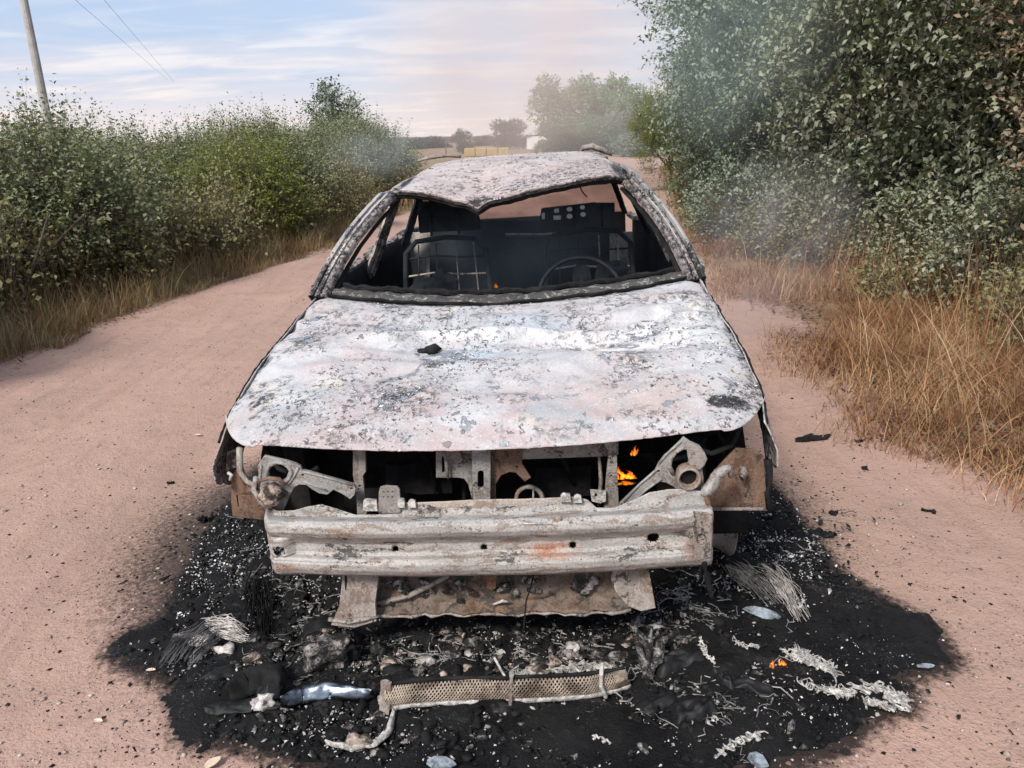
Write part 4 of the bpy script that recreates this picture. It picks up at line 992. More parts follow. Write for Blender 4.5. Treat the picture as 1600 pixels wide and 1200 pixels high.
hs = [[(-.25, .30, .66), (-.22, .30, .60), (-.19, .33, .53), (-.18, .32, .44)], [(-.12, .36, .58), (-.09, .33, .50), (-.09, .30, .42)], [(.10, .34, .62), (.2, .3, .58), (.24, .34, .45)], [(.48, .30, .64), (.55, .28, .60), (.66, .30, .62), (.70, .27, .55)],
      [(.58, .24, .60), (.63, .22, .585), (.69, .24, .60), (.72, .26, .66)], [(.50, .26, .55), (.57, .24, .57), (.62, .26, .62)], [(-.66, .24, .64), (-.62, .22, .58), (-.55, .20, .555), (-.50, .22, .58)]]
for h in hs:
    MB().tube(h, .008, 6).build('hose', M['char'], car, True, rough=.004, rs=40, cuts=1)

# front panel: posts, plates, crossbar, brackets
YF = .20
plate('front_post', [(553, 695), (570, 695), (572, 735), (567, 742), (574, 800), (560, 812), (558, 770), (553, 742)], [circ(563, 758, 2.6, n=8), circ(561, 763, 2.2, n=8)], YF, .012, M['post'], car)
plate('front_post', [(944, 690), (962, 690), (964, 740), (967, 806), (943, 806), (947, 750), (951, 708)], [circ(955, 742, 2.2, n=8)], YF, .012, M['post'], car)
MB().tube([P(936, 713, Y=.23), P(939, 750, Y=.23), P(936, 790, Y=.22)], [.007, .010, .009], 8, flat=.6).build('tube_stay', M['post'], car, True)
plate('clip', [(923, 766), (946, 767), (946, 782), (938, 785), (925, 782)], [circ(931, 773, 3, 4, 8)], YF - .02, .008, M['alu'], car)
plate('crossbar', [(812, 692), (965, 680), (965, 706), (950, 709), (816, 714)], [circ(875, 709, 2.5, n=8)], YF + .03, .03, M['post'], car)
plate('latch_bracket', [(738, 698), (766, 698), (766, 782), (740, 782)], [[(745 + (5.5 + 0) * math.cos(a) + 6.5, 748 + 14 * (1 if math.sin(a) > 0 else -1) * (1 if abs(math.sin(a)) > 1e-6 else 0) * .62 + 6 * math.sin(a)) for a in [2 * math.pi * (k + .5) / 16 for k in range(16)]]],
      YF - .015, .010, M['bracket'], car)
plate('latch_panel', [(682, 700), (738, 700), (738, 778), (732, 755), (726, 747), (717, 745), (682, 745)], [[(690, 712), (695, 712), (696, 738), (690, 738)]], YF + .01, .006, M['post'], car)
plate('latch_panel', [(766, 698), (814, 696), (815, 724), (829, 745), (820, 751), (806, 737), (796, 736), (782, 742), (774, 756), (774, 782), (766, 782)], [circ(808, 729, 2.4, n=8)], YF + .01, .006, M['rust'], car)
MB().tube([P(694, 706, Y=YF - .01), P(698, 728, Y=YF - .012), P(700, 748, Y=YF - .01)], [.004, .005, .003], 6).build('stay_rod', M['post'], car, True)
fan = MB(); c = P(827, 782, Y=.27)
fan.tube([c + Vector((.040 * math.cos(a), 0, .045 * math.sin(a))) for a in [math.pi * k / 12 for k in range(13)]], .007, 6); fan.build('fan_ring', M['post'], car, True, rough=.003)
MB().tube([c + Vector((.012, 0, 0)), c + Vector((.014, 0, .035))], .003, 5).build('fan_stay', M['alu'], car)
# slotted rectangular inner housings seen dark between the posts
MB().box(tuple(P(655, 745, Y=.36)), (.20, .03, .10)).build('radiator_remains', M['char'], car, rough=.01, cuts=3)
MB().box(tuple(P(880, 750, Y=.36)), (.17, .03, .10)).build('radiator_remains', M['char'], car, rough=.01, cuts=3)

# lamp brackets with their burnt bulbs
def curve_y(amount, x0):
    return lambda p: Vector((p.x, p.y - amount * (p.x - x0), p.z))
pl_ = plate('lamp_bracket', [(414, 712), (446, 719), (462, 724), (470, 728), (471, 734), (478, 735), (552, 756), (556, 762), (554, 772), (548, 778), (536, 770), (522, 763), (512, 771), (500, 769), (489, 763), (480, 756), (468, 755), (460, 760), (452, 775), (446, 790), (438, 806), (424, 806), (420, 795), (412, 782), (404, 775), (400, 765), (404, 752), (406, 738), (404, 728), (408, 720)],
      [[(421, 728), (430, 724), (440, 724), (449, 729), (453, 735), (449, 746), (441, 752), (432, 752), (420, 744), (418, 735)], circ(474, 741, 3, 2.4, 8), circ(550, 762, 3, 2.4, 8)], .135, .010, M['bracket'], car, bev=.002) if False else \
    plate('lamp_bracket', [(414, 712), (446, 719), (462, 724), (470, 728), (471, 734), (478, 735), (552, 756), (556, 762), (554, 772), (548, 778), (536, 770), (522, 763), (512, 771), (500, 769), (489, 763), (480, 756), (468, 755), (460, 760), (452, 775), (446, 790), (438, 806), (424, 806), (420, 795), (412, 782), (404, 775), (400, 765), (404, 752), (406, 738), (404, 728), (408, 720)],
      [[(421, 728), (430, 724), (440, 724), (449, 729), (453, 735), (449, 746), (441, 752), (432, 752), (420, 744), (418, 735)], circ(474, 741, 3, 2.4, 8), circ(550, 762, 3, 2.4, 8)], .135, .010, M['bracket'], car)
MB().tube([P(x, y, Y=.128) for x, y in [(419, 745), (417, 734), (422, 727), (432, 722), (442, 723), (452, 730), (456, 738), (452, 748), (445, 755)]], .006, 6).build('bracket_rim', M['bracket'], pl_, True, rough=.002)
b_ = P(428, 768, Y=.125); mb = MB(); lump(mb, b_ + Vector((0, -.02, 0)), (.036, .034, .033), 11, amp=.10, n=3)
bl = mb.build('lamp_bulb', M['ashbrown'], pl_, True)
MB().tube([P(404, 752, Y=.10), P(420, 747, Y=.085), P(436, 749, Y=.085), P(447, 758, Y=.09)], [.004, .006, .007, .004], 6).build('bulb_wire', M['rust'], pl_, True)
MB().tube([P(400, 745, Y=.13), P(398, 765, Y=.12), P(408, 782, Y=.11), P(425, 792, Y=.10)], [.007, .009, .008, .010], 7).build('bulb_holder', M['bracket'], pl_, True, rough=.006, rs=50, cuts=1)
for pts in ([(474, 737), (510, 746), (550, 758)], [(474, 752), (490, 759), (512, 767)], [(408, 726), (407, 745), (404, 758)], [(466, 730), (460, 744), (450, 758)]):
    MB().tube([P(x, y, Y=.128) for x, y in pts], .0035, 6).build('bracket_rib', M['bracket'], pl_, True, rough=.0015, rs=60)
pr_ = plate('lamp_bracket', [(1068, 683), (1078, 690), (1092, 696), (1100, 706), (1104, 716), (1100, 724), (1096, 730), (1098, 745), (1098, 760), (1108, 770), (1106, 785), (1082, 785), (1072, 770), (1060, 765), (1050, 757), (1040, 752), (1026, 750), (1005, 770), (982, 792), (970, 797), (966, 791), (972, 783), (1000, 756), (1024, 735), (1029, 724), (1038, 712), (1050, 702), (1062, 690)],
      [[(1050, 712), (1060, 703), (1073, 700), (1076, 712), (1076, 724), (1066, 730), (1058, 742), (1050, 738), (1046, 726)], circ(1029, 735, 3, 2.6, 8), circ(971, 787, 3, 2.6, 8)], .135, .010, M['bracket'], car)
MB().tube([P(x, y, Y=.128) for x, y in [(1052, 740), (1046, 728), (1048, 716), (1056, 706), (1068, 699)]], .006, 6).build('bracket_rim', M['bracket'], pr_, True, rough=.002)
for pts in ([(1027, 733), (1000, 756), (974, 784)], [(1034, 748), (1010, 765), (985, 789)], [(1030, 724), (1040, 711), (1064, 689)]):
    MB().tube([P(x, y, Y=.128) for x, y in pts], .0035, 6).build('bracket_rib', M['bracket'], pr_, True, rough=.0015, rs=60)
plate('bracket_lid', [(1073, 692), (1090, 697), (1100, 707), (1104, 716), (1099, 727), (1092, 732), (1078, 726), (1075, 712)], [], .118, .008, M['post'], pr_)
c = P(1075, 744, Y=.105)
MB().lathe([(.000, .02), (.019, .02), (.022, .0), (.025, -.018), (.029, -.025), (.032, -.020), (.031, .02), (.026, .03)], c, 'Y', 24).build('lamp_bulb', M['leg'], pr_, True, rough=.002)
MB().lathe([(.0, -.004), (.020, -.004), (.024, -.001)], c, 'Y', 16).build('bulb_socket', M['char'], pr_)
MB().tube([P(1100, 775, Y=.10), P(1112, 755, Y=.11), P(1124, 742, Y=.11), P(1138, 730, Y=.12), P(1142, 745, Y=.12)], [.016, .018, .017, .012, .006], 8).build('bulb_holder', M['bracket'], pr_, True, rough=.008, rs=40, cuts=1)

# side closing plates
pw = plate('closing_plate', [(352, 820), (350, 795), (352, 760), (362, 735), (372, 728), (378, 745), (390, 758), (405, 764), (430, 775), (445, 815)], [[(360, 782), (364, 782), (366, 803), (362, 803)]], .235, .006, M['rust'], car, shape=lambda p: Vector((p.x, p.y + .05 * max(0, (-p.x - .70) / .1), p.z)))
MB().tube([P(374, 700, Y=.21), P(375, 735, Y=.21), P(386, 752, Y=.21), P(404, 760, Y=.2)], [.009, .01, .009, .006], 6).build('plate_lip', M['inner'], pw, True, rough=.003)
plate('headlamp_side', [(356, 705), (374, 700), (372, 728), (354, 735)], [], .26, .006, M['leg'], car)
MB().tube([P(357, 739, Y=.22), P(362, 742, Y=.21), P(360, 750, Y=.215)], .006, 6).build('clip', M['alu'], pw, True, rough=.003)
pe = plate('closing_plate', [(1108, 794), (1112, 740), (1150, 700), (1176, 702), (1192, 712), (1198, 797)], [circ(1165, 775, 2.6, n=8), circ(1143, 773, 1.6, n=8)], .235, .006, M['rust'], car)
MB().tube([P(1108, 795, Y=.225), P(1198, 795, Y=.225)], .007, 6).build('plate_foot', M['leg'], pe, True, rough=.002)
MB().tube([P(1160, 727, Y=.21), P(1161, 740, Y=.2), P(1160, 748, Y=.205)], [.006, .014, .006], 8).build('clip', M['leg'], pe, True, rough=.003)
MB().tube([P(1200, 718, Y=.23), P(1203, 755, Y=.22), P(1198, 770, Y=.22), P(1202, 795, Y=.22)], [.012, .010, .006, .012], 6).build('plate_edge', M['char'], pe, True, rough=.006, rs=40, cuts=1)

# bumper beam
ZT = [(405, 806), (430, 806), (455, 804), (478, 796), (500, 792), (525, 798), (555, 807), (590, 806), (612, 798), (622, 786), (700, 784), (760, 781), (830, 779), (900, 777), (918, 782), (932, 795), (960, 796), (990, 784), (1015, 773), (1045, 769), (1075, 770), (1100, 776), (1115, 782)]
zt = [P(x, y, Y=.065) for x, y in ZT]; ztx = [p.x for p in zt]; ztz = [p.z for p in zt]
mid = lambda py, Y: P(762, py, Y=Y).z
SEC = [(.068, None), (.066, .5), (.060, mid(806, .06)), (.040, mid(809, .04)), (.012, mid(813, .012)), (.000, mid(820, 0)), (-.003, mid(829, 0)), (.004, mid(837, 0)), (.022, mid(843, .018)), (.030, mid(849, .02)), (.030, mid(863, .02)), (.023, mid(869, .017)), (.003, mid(874, 0)), (-.003, mid(881, 0)), (-.002, mid(889, 0)), (.008, mid(896, .008)), (.035, mid(899, .03)), (.075, mid(899, .07))]
def beam_pt(u, v):
    x = -.628 + 1.230 * u; a = abs(x)
    k = v * (len(SEC) - 1); i = min(int(k), len(SEC) - 2); t = k - i
    ztop = float(np.interp(x, ztx, ztz))
    zs = [s[1] for s in SEC]; zs[0] = ztop; zs[1] = SEC[2][1] * .5 + ztop * .5
    y = SEC[i][0] * (1 - t) + SEC[i + 1][0] * t; z = zs[i] * (1 - t) + zs[i + 1] * t
    g_ = max(0, (a - .535) / .03); g_ = min(1, g_)
    flat = .002 * 1.0
    if .012 <= y <= .032 and .40 < z < .48: y = y * (1 - g_) + flat * g_          # the groove runs out at the ends
    y += .030 * (a / .6) ** 3 + .045 * max(0, (a - .590) / .03) ** 2
    z -= .010 * max(0, (a - .50) / .1) ** 2 * (1 if v > .8 else 0)
    z += .006 * (a / .6) ** 2 * (1 if v > .75 else 0)
    y += .0022 * fbm((x * 1.2, z * 2, 5), 5, 3) + .0006 * fbm((x, z, 3), 30, 3); z += .0018 * fbm((x, y, 9), 7, 3)
    return Vector((x, y, z))
beam = sheet('bumper_beam', beam_pt, 400, 103, M['beam'], car, .003)
def punch(o, holes):
    """real holes in an open sheet: holes = (x, z, radius) seen along Y; the rim vertices are drawn onto the circle"""
    bm = bmesh.new(); bm.from_mesh(o.data)
    fr = lambda v: v.co.y < .055 + .10
    for (hx, hz, r) in holes:
        near = [v for v in bm.verts if fr(v) and (v.co.x - hx) ** 2 + (v.co.z - hz) ** 2 < r * r]
        nset = set(near)
        rim = {w_ for v in near for e in v.link_edges for w_ in (e.other_vert(v),) if w_ not in nset}
        for v in near: bm.verts.remove(v)
        for v in rim:
            if v.is_valid:
                d = Vector((v.co.x - hx, v.co.z - hz)); d = d.normalized() * r if d.length > 1e-6 else d
                v.co.x = hx + d.x; v.co.z = hz + d.y; v.co.y += .0025
    bm.to_mesh(o.data); bm.free()
HO = []
for px, py, r in ((437, 860, 9.5), (617, 861, 5.4), (756, 858, 5.4), (895, 855, 6), (1022, 845, 10)):
    c = P(px, py, Y=.02 if px > 450 else .035); HO.append((c.x, c.z, r * .00163))
punch(beam, HO)
for a, b, c_ in (((605, 762), (626, 790), .05),):
    plate('beam_tab', [(592, 800), (593, 768), (595, 761), (602, 759), (620, 760), (624, 764), (626, 800)], [circ(600 + 7 * i, 768 + 8 * j, 2.4, 1.8, 8) for i in range(3) for j in range(2)], .062, .006, M['post'], beam)
for x0, x1, y0, y1, mt in ((568, 590, 780, 797, 'alu'), (622, 633, 779, 792, 'alu'), (638, 650, 781, 792, 'alu'), (876, 892, 771, 783, 'alu'), (897, 909, 773, 784, 'alu')):
    plate('beam_tab', [(x0, y1), (x0 + 1, y0 + 2), (x0 + 4, y0), (x1 - 2, y0 + 1), (x1, y1)], [], .058, .008, M[mt], beam)
mb = MB(); mb.tube([P(816, 818, Y=-.002), P(840, 818, Y=-.004), P(864, 819, Y=-.002)], [.003, .006, .002], 8, flat=.5); mb.build('ash_flake', M['alu'], beam, True, rough=.003)
MB().lathe([(0, -.006), (.010, -.006), (.013, -.002), (.013, .004)], P(872, 813, Y=.008), 'Y', 14).build('bolt_head', M['post'], beam, True)
MB().tube([P(1104, 776, Y=.08), P(1108, 800, Y=.075), P(1107, 835, Y=.07), P(1106, 868, Y=.075)], [.012, .015, .016, .010], 8, flat=.6).build('beam_end', M['rust'], beam, True, rough=.006, rs=40, cuts=1)
plate('beam_end_plate', [(1084, 800), (1106, 802), (1112, 806), (1110, 868), (1092, 874), (1083, 870)], [circ(1096, 842, 9, 10, 14)], .020, .006, M['leg'], beam)
MB().tube([P(1098, 868, Y=.03), P(1102, 890, Y=.03), P(1107, 912, Y=.025), P(1112, 934, Y=.02)], [.010, .007, .008, .004], 7).build('hanging_strip', M['char'], beam, True, rough=.006, rs=40, cuts=2)
MB().tube([P(1090, 870, Y=.04), P(1094, 886, Y=.04), P(1095, 905, Y=.04)], [.006, .005, .002], 6).build('hanging_strip', M['char'], beam, True, rough=.004, rs=40, cuts=1)

# lower crossmember: two legs, valance with a torn lip
lg = plate('support_leg', [(537, 896), (592, 896), (588, 935), (592, 958), (560, 966), (524, 963), (534, 940)], [], .095, .012, M['leg'], car, shape=lambda p: Vector((p.x, p.y - .03 * max(0, (.25 - p.z) / .08), p.z)))
MB().tube([P(514, 968, Y=.06), P(545, 971, Y=.05), P(592, 963, Y=.06)], [.008, .012, .006], 7, flat=.5).build('leg_foot', M['post'], lg, True, rough=.004, rs=40, cuts=1)
MB().tube([P(540, 898, Y=.085), P(541, 930, Y=.082), P(528, 955, Y=.075), P(516, 968, Y=.07)], .0035, 5).build('leg_wire', M['char'], lg)
lr_ = plate('support_leg', [(960, 886), (1012, 884), (1022, 940), (1000, 944), (980, 938), (962, 920), (955, 902)], [circ(985, 905, 2, n=6), circ(978, 898, 1.8, n=6), circ(992, 912, 2, n=6)], .095, .012, M['leg'], car, shape=lambda p: Vector((p.x, p.y - .03 * max(0, (.25 - p.z) / .08), p.z)))
def val_pt(u, v):
    px = 585 + 400 * u
    top = P(px, 890, Y=.17); ybot = P(px, 954 - 9 * u, Y=.13)
    p = top.lerp(ybot, v); p.y += .02 * math.sin(u * 18) * (1 - v) + .018 * fbm((u * 9, v * 2, 0), 1.2, 3) - .03 * max(0, v - .8) / .2
    if v > .9: p.z += .010 * fbm((u * 11, 0, 3), 1, 4)
    return p
va = sheet('valance', val_pt, 110, 22, M['valance'], car, .004)
MB().tube([val_pt(k / 39, 1.0) + Vector((0, -.008, .002)) for k in range(40)], [.003 + .005 * abs(fbm((k, 0, 0), .6, 2)) for k in range(40)], 6).build('valance_lip', M['leg'], va, True, rough=.004, rs=50)
MB().tube([P(590, 945, Y=.125), P(640, 930, Y=.125), P(700, 900, Y=.13)], [.010, .008, .006], 6).build('valance_rib', M['leg'], va, True, rough=.005, rs=60, cuts=1)
plate('valance_clip', [(759, 895), (776, 895), (774, 918), (768, 921), (762, 918)], [], .115, .006, M['rust'], va)
MB().tube([P(770, 945, Y=.11), P(785, 939, Y=.10), P(797, 941, Y=.11)], [.003, .006, .003], 6).build('lip_flake', M['alu'], va, True, rough=.003)
mb = MB()
for k in range(26):
    px = random.uniform(590, 975); lump(mb, P(px, random.uniform(905, 945), Y=.125), (random.uniform(.008, .026), .010, random.uniform(.006, .018)), k, amp=.6, n=1)
mb.build('burnt_residue', M['ashdark'], va)['kind'] = 'stuff'
MB().tube([P(835, 893, Y=.12), P(830, 915, Y=.09), P(822, 940, Y=.08), P(818, 985, Y=.06)], .0025, 5).build('hanging_wire', M['char'], car)
MB().tube([(-.55, .2, .30), (-.2, .28, .22), (.2, .28, .22), (.55, .2, .30)], .022, 8).build('subframe', M['char'], car, True, rough=.006)

# scuttle and dashboard: bent black lower windscreen frame with crusted ash
def scut(u, v):
    x = -.735 + 1.47 * u; a = abs(x / .735)
    y = 1.005 + .125 * a ** 1.8 + .13 * v; z = .870 + .045 * a ** 2 + .012 * math.sin(v * 3.1) + .014 * v
    return Vector((x, y, z + .008 * fbm((x, y, 0), 16, 4) - .022 * math.exp(-((v - .25) / .16) ** 2)))
M['crust'] = material('crusted_scuttle', burnt_steel((0.30, 0.285, 0.265), (0.05, 0.045, 0.04), 0.16, 0.20, (1.6, 2.4, 2.4)))
sheet('scuttle', scut, 120, 18, M['crust'], car, .004)
MB().tube([scut(k / 49, .16) + Vector((0, 0, .012)) for k in range(50)], .007, 6).build('windscreen_seal', M['char'], car, True, rough=.002, rs=30)
MB().tube([scut(k / 49, .88) + Vector((0, .03, .006 + .008 * fbm((k, 0, 0), .35, 2))) for k in range(50)], .012, 6).build('dashboard_bar', M['char'], car, False, rough=.005, rs=45, cuts=1)
MB().box((0, 1.32, .70), (1.36, .10, .20)).build('dashboard_remains', M['cabin'], car, rough=.02, cuts=4)

# cabin: seat frames, wheel, rear panels
def seat(cx, label_done):
    y0 = 1.98
    MB().box((cx, 1.80, .40), (.46, .46, .10)).build('seat_base', M['cabin'], car, rough=.015, cuts=3)
    fr = MB(); H_s = 1.06
    fr.tube([(cx - .22, y0, .45), (cx - .22, y0 + .06, .72), (cx - .205, y0 + .10, .93), (cx - .15, y0 + .12, .985), (cx, y0 + .125, 1.0), (cx + .15, y0 + .12, .985), (cx + .205, y0 + .10, .93), (cx + .22, y0 + .06, .72), (cx + .22, y0, .45)], .014, 8)
    s = fr.build('seat_frame', M['cabin'], car, True, rough=.004)
    for k in range(5):
        z = .56 + .085 * k; MB().tube([(cx - .21, y0 + .02 + .02 * k, z), (cx - .07, y0 + .06 + .02 * k, z + .008), (cx + .07, y0 + .06 + .02 * k, z - .006), (cx + .21, y0 + .02 + .02 * k, z)], .005, 6).build('spring', M['inner'] if k % 2 else M['cabin'], s, True)
    for dx in (-.07, .07): MB().tube([(cx + dx, y0 + .13, H_s - .05), (cx + dx, y0 + .14, H_s + .06)], .006, 6).build('headrest_rod', M['cabin'], s)
    for dx in (-.14, -.05, .05, .14): MB().tube([(cx + dx, y0 + .03, .5), (cx + dx * 1.1, y0 + .08, .72), (cx + dx, y0 + .12, .97)], .004, 5).build('spring', M['post'] if dx > 0 else M['cabin'], s, True)
    mb = MB()
    for k in range(7): lump(mb, (cx + random.uniform(-.17, .17), y0 + .07, random.uniform(.5, .9)), (random.uniform(.03, .08), .012, random.uniform(.03, .09)), k * 3 + cx, amp=.8, n=2)
    mb.build('burnt_padding', M['cabin'], s)['kind'] = 'stuff'
    return s
sl_ = seat(-.36, 0); sr_ = seat(.36, 0)
MB().box((-.34, 2.16, 1.10), (.30, .07, .15)).build('headrest', M['cabin'], sl_, rough=.015, cuts=3)
c = Vector((.30, 1.50, .775)); ring = [c + Vector((.185 * math.cos(a), .065 * math.sin(a), .170 * math.sin(a))) for a in [2 * math.pi * k / 32 for k in range(33)]]
sw = MB().tube(ring, .0085, 8).build('steering_wheel', M['cabin'], car, True, rough=.002)
MB().tube([ring[0], c + Vector((0, -.02, -.02)), ring[16]], .007, 6).build('wheel_spoke', M['cabin'], sw)
MB().tube([c, c + Vector((0, -.25, -.08))], .02, 8).build('steering_column', M['cabin'], sw)
# beige scorched inner quarter panels behind the doors
for sx, px0, px1 in ((-1, 641, 672), (1, 953, 988)):
    plate('quarter_panel', [(px0, 364), (px1, 362), (px1 - 1, 400), (px1, 452), (px0, 455)], [], 3.0, .02, M['inner'], car)
# rear seat bulkhead and tailgate with its window opening
plate('rear_panel', [(655, 345), (700, 344), (842, 344), (849, 325), (925, 317), (960, 317), (960, 460), (655, 460)], [], 3.20, .03, M['cabin'], car)
pn = plate('rear_shelf', [(846, 326), (930, 316), (930, 352), (842, 353)], [circ(890, 327, 4.5, 3.2, 10), circ(890, 338, 4.5, 3.5, 10), circ(910, 324, 3.6, 3, 10), circ(911, 335, 4, 3.4, 10)], 3.15, .01, M['cabin'], car)
for lp in ([(847, 333), (851, 333), (851, 342), (847, 342)], [(866, 327), (873, 326), (873, 332), (866, 332)], [(865, 337), (876, 337), (876, 343), (865, 343)], circ(890, 327, 4.5, 3.2, 10), circ(890, 338, 4.5, 3.5, 10), circ(910, 324, 3.6, 3, 10), circ(911, 335, 4, 3.4, 10)):  # white plates in the panel holes, standing in for daylight showing through
    plate('daylight_plug', lp, [], 3.14, .004, M['shed'] if 'shed' in M else M['bright'] if 'bright' in M else M.setdefault('bright', material('white_ash', plain((.72, .72, .72), (.8, .8, .8), 30, .9))), pn, )  # this white is the daylight behind the panel, put into the colour
def rw_build(g): return None
rwm = bpy.data.materials.new('sooty_rear_glass'); rwm.use_nodes = True; rwm.node_tree.nodes.clear(); g = NT(rwm.node_tree)
sn = g.noise(g.obj(), 4, 4, .6)
tb = g.n('ShaderNodeBsdfTransparent', {0: g.mix(g.step(sn, .35, .65), (.88, .82, .80), (.72, .66, .64))}); db = g.n('ShaderNodeBsdfDiffuse', {0: (.05, .04, .036, 1)})
g.n('ShaderNodeOutputMaterial', {0: g.n('ShaderNodeMixShader', {0: .14, 1: tb, 2: db})}, out=None)
sheet('rear_window', lambda u, v: Vector(((u - .5) * (1.02 + .24 * v), 2.99 + .52 * v, 1.315 - .37 * v)), 8, 8, rwm, car, .004)
MB().box((0, 3.50, .70), (1.30, .05, .48)).build('tailgate', M['char'], car)
plate('side_stack', [(655, 300), (668, 318), (690, 345), (672, 350), (655, 350)], [], 3.05, .03, M['cabin'], car) if False else None
# dark centre frames behind the seats
plate('seat_back_frame', [(776, 372), (860, 368), (862, 460), (776, 460)], [], 2.85, .02, M['cabin'], car)
MB().tube([P(790, 366, Y=2.8), P(850, 366, Y=2.8), P(905, 360, Y=2.8)], .006, 6).build('shelf_edge', M['inner'], car)
MB().tube([P(903, 285, Y=2.9), P(910, 300, Y=2.9), P(917, 308, Y=2.9)], .004, 5).build('hanging_cable', M['char'], car, True)
# ends of the burnt rear roof spoiler curling up over the roof line
MB().tube([P(905, 240, Y=3.02), P(912, 231, Y=3.02), P(925, 228, Y=3.0), P(942, 234, Y=3.0), P(956, 243, Y=3.02)], [.008, .016, .020, .018, .006], 8).build('spoiler_end', M['leg'], car, True, rough=.008, rs=30, cuts=1)
MB().tube([P(652, 252, Y=3.02), P(672, 246, Y=3.02), P(700, 243, Y=3.02), P(720, 245, Y=3.02)], [.008, .012, .010, .006], 8).build('spoiler_end', M['leg'], car, True, rough=.008, rs=30, cuts=1)

# ------------------------------------------------------------------ debris on the ground, every piece a thing of its own
def gz(x, y): return road_z(x, y) + 0.022
def GP(px, py, h=0.0):
    p = G(px, py, 0.015 + h); return Vector((p.x, p.y, gz(p.x, p.y) - .004 + h))
# the long grille strip in front of the car
gr = thing('fallen_grille', 'long burnt mesh grille strip with a pale lower lip lying before the car', 'grille')
lo_ = [GP(*p, .012) for p in [(600, 1108), (640, 1102), (700, 1097), (750, 1094), (800, 1090), (860, 1086), (920, 1079), (965, 1072), (985, 1066)]]
up_ = [GP(*p, .085) for p in [(603, 1070), (645, 1064), (702, 1059), (752, 1057), (802, 1054), (860, 1050), (918, 1045), (958, 1041), (976, 1038)]]
def along(pts, t):
    k = t * (len(pts) - 1); i = min(int(k), len(pts) - 2); return pts[i].lerp(pts[i + 1], k - i)
MB().tube([along(lo_, k / 40) + Vector((0, 0, .003 * fbm((k, 0, 0), .4, 2))) for k in range(41)], [.006 + .003 * abs(fbm((k, 3, 0), .5, 2)) for k in range(41)], 6, flat=1.4).build('lower_lip', M['alu'], gr, True, rough=.003, rs=50)
MB().tube([along(up_, k / 40) for k in range(41)], .006, 6).build('upper_rim', M['char'], gr, True, rough=.003)
mb = MB(); NG = 78
def gm(t, v): 
    p = along(lo_, t).lerp(along(up_, t), v); p.y -= .012 * math.sin(v * 3.14); return p
for k in range(NG):
    for s_ in (1, -1):
        pts = [gm(min(1, max(0, (k + .5 + s_ * (v - .5) * 5) / NG)), v) for v in (0, .25, .5, .75, 1)]
        mb.tube(pts, .0017, 4, cap=False)
mb.build('mesh_panel', M['mesh'], gr)['kind'] = 'stuff'
for px, w_ in ((790, .014), (601, .016)):
    a, b = along(lo_, (px - 600) / 385), along(up_, (px - 600) / 385)
    MB().tube([a + Vector((0, -.012, -.004)), a.lerp(b, .5) + Vector((0, .004, .0)), b + Vector((0, -.004, .012))], w_, 6, flat=.45).build('clip', M['leg'], gr, False, rough=.004, rs=60, cuts=2)
a = along(up_, .82); MB().tube([a + Vector((0, 0, .03)), a + Vector((-.004, -.02, -.03)), along(lo_, .82) + Vector((0, -.02, 0))], .006, 6).build('rod', M['alu'], gr)
a = along(up_, .47); MB().tube([a + Vector((-.03, .02, .05)), a + Vector((-.012, .005, .02)), a], .004, 5).build('rod', M['alu'], gr)

def crumple(name, px, py, size, mat, label, cat, seed, group=None, flat=.6, n=14, h=.012, rz=None):
    """a crumpled burnt sheet or slab"""
    c = GP(px, py, h); rz = random.uniform(0, 6.28) if rz is None else rz
    ca, sa = math.cos(rz), math.sin(rz)
    def f(u, v):
        x = (u - .5) * size[0] * (1 + .35 * fbm((v * 2.5, seed, 0), 1, 2)); y = (v - .5) * size[1] * (1 + .35 * fbm((u * 2.5, seed, 3), 1, 2))
        z = size[2] * (fbm((u * 2.2 + seed, v * 2.2, 1), 1, 4) + .25 * abs(fbm((u * 6, v * 6, seed), 1, 2))) + size[2] * .35
        return Vector((c.x + x * ca - y * sa, c.y + x * sa + y * ca, max(c.z - .02 + z, c.z - .02)))
    return tag(sheet(name, f, n, n, mat, None, .003), label, cat, group)
# glossy and dark strips of the broken bumper trim
def trim(name, pts, wid, mat, label, hgt=.02, curl=.02):
    P_ = [GP(*p) for p in pts]
    def f(u, v):
        p = along(P_, u); q = along(P_, min(1, u + .02)); t = (q - p) if u < .98 else (p - along(P_, u - .02)); t.normalize()
        b = Vector((-t.y, t.x, 0)); e = math.sin(min(1, max(0, u)) * math.pi) ** .4
        return p + b * ((v - .5) * wid * e) + Vector((0, 0, hgt * .3 + hgt * math.sin(v * 2.6) + .006 * fbm((u * 5, v * 2, wid), 1.5, 3)))
    return tag(sheet(name, f, 46, 12, mat, None, .003), label, 'trim')
trim('trim_strip', [(440, 1112), (475, 1098), (520, 1093), (582, 1101)], .045, M['gloss'], 'glossy blue-grey curved strip catching the sky, by the end of the grille', .035)
trim('trim_strip', [(318, 1113), (355, 1106), (400, 1102), (440, 1108)], .050, M['rubber'], 'black pointed plastic strip at the front edge of the burnt patch', .012)
trim('trim_strip', [(360, 1100), (385, 1078), (425, 1068), (440, 1100)], .085, M['char'], 'upturned black shell standing behind the pointed black strip', .05)
trim('trim_strip', [(616, 1118), (606, 1150), (585, 1168), (548, 1175), (510, 1172)], .030, M['alu'], 'pale hooked strip curving down from the end of the grille', .02)
mb = MB(); lump(mb, GP(557, 1160, .015), (.030, .022, .020), 41, amp=.7, n=3); tag(mb.build('ash_lump', M['ashbrown'], None, True), 'pinkish ash lump sitting in the pale hooked strip', 'ash')
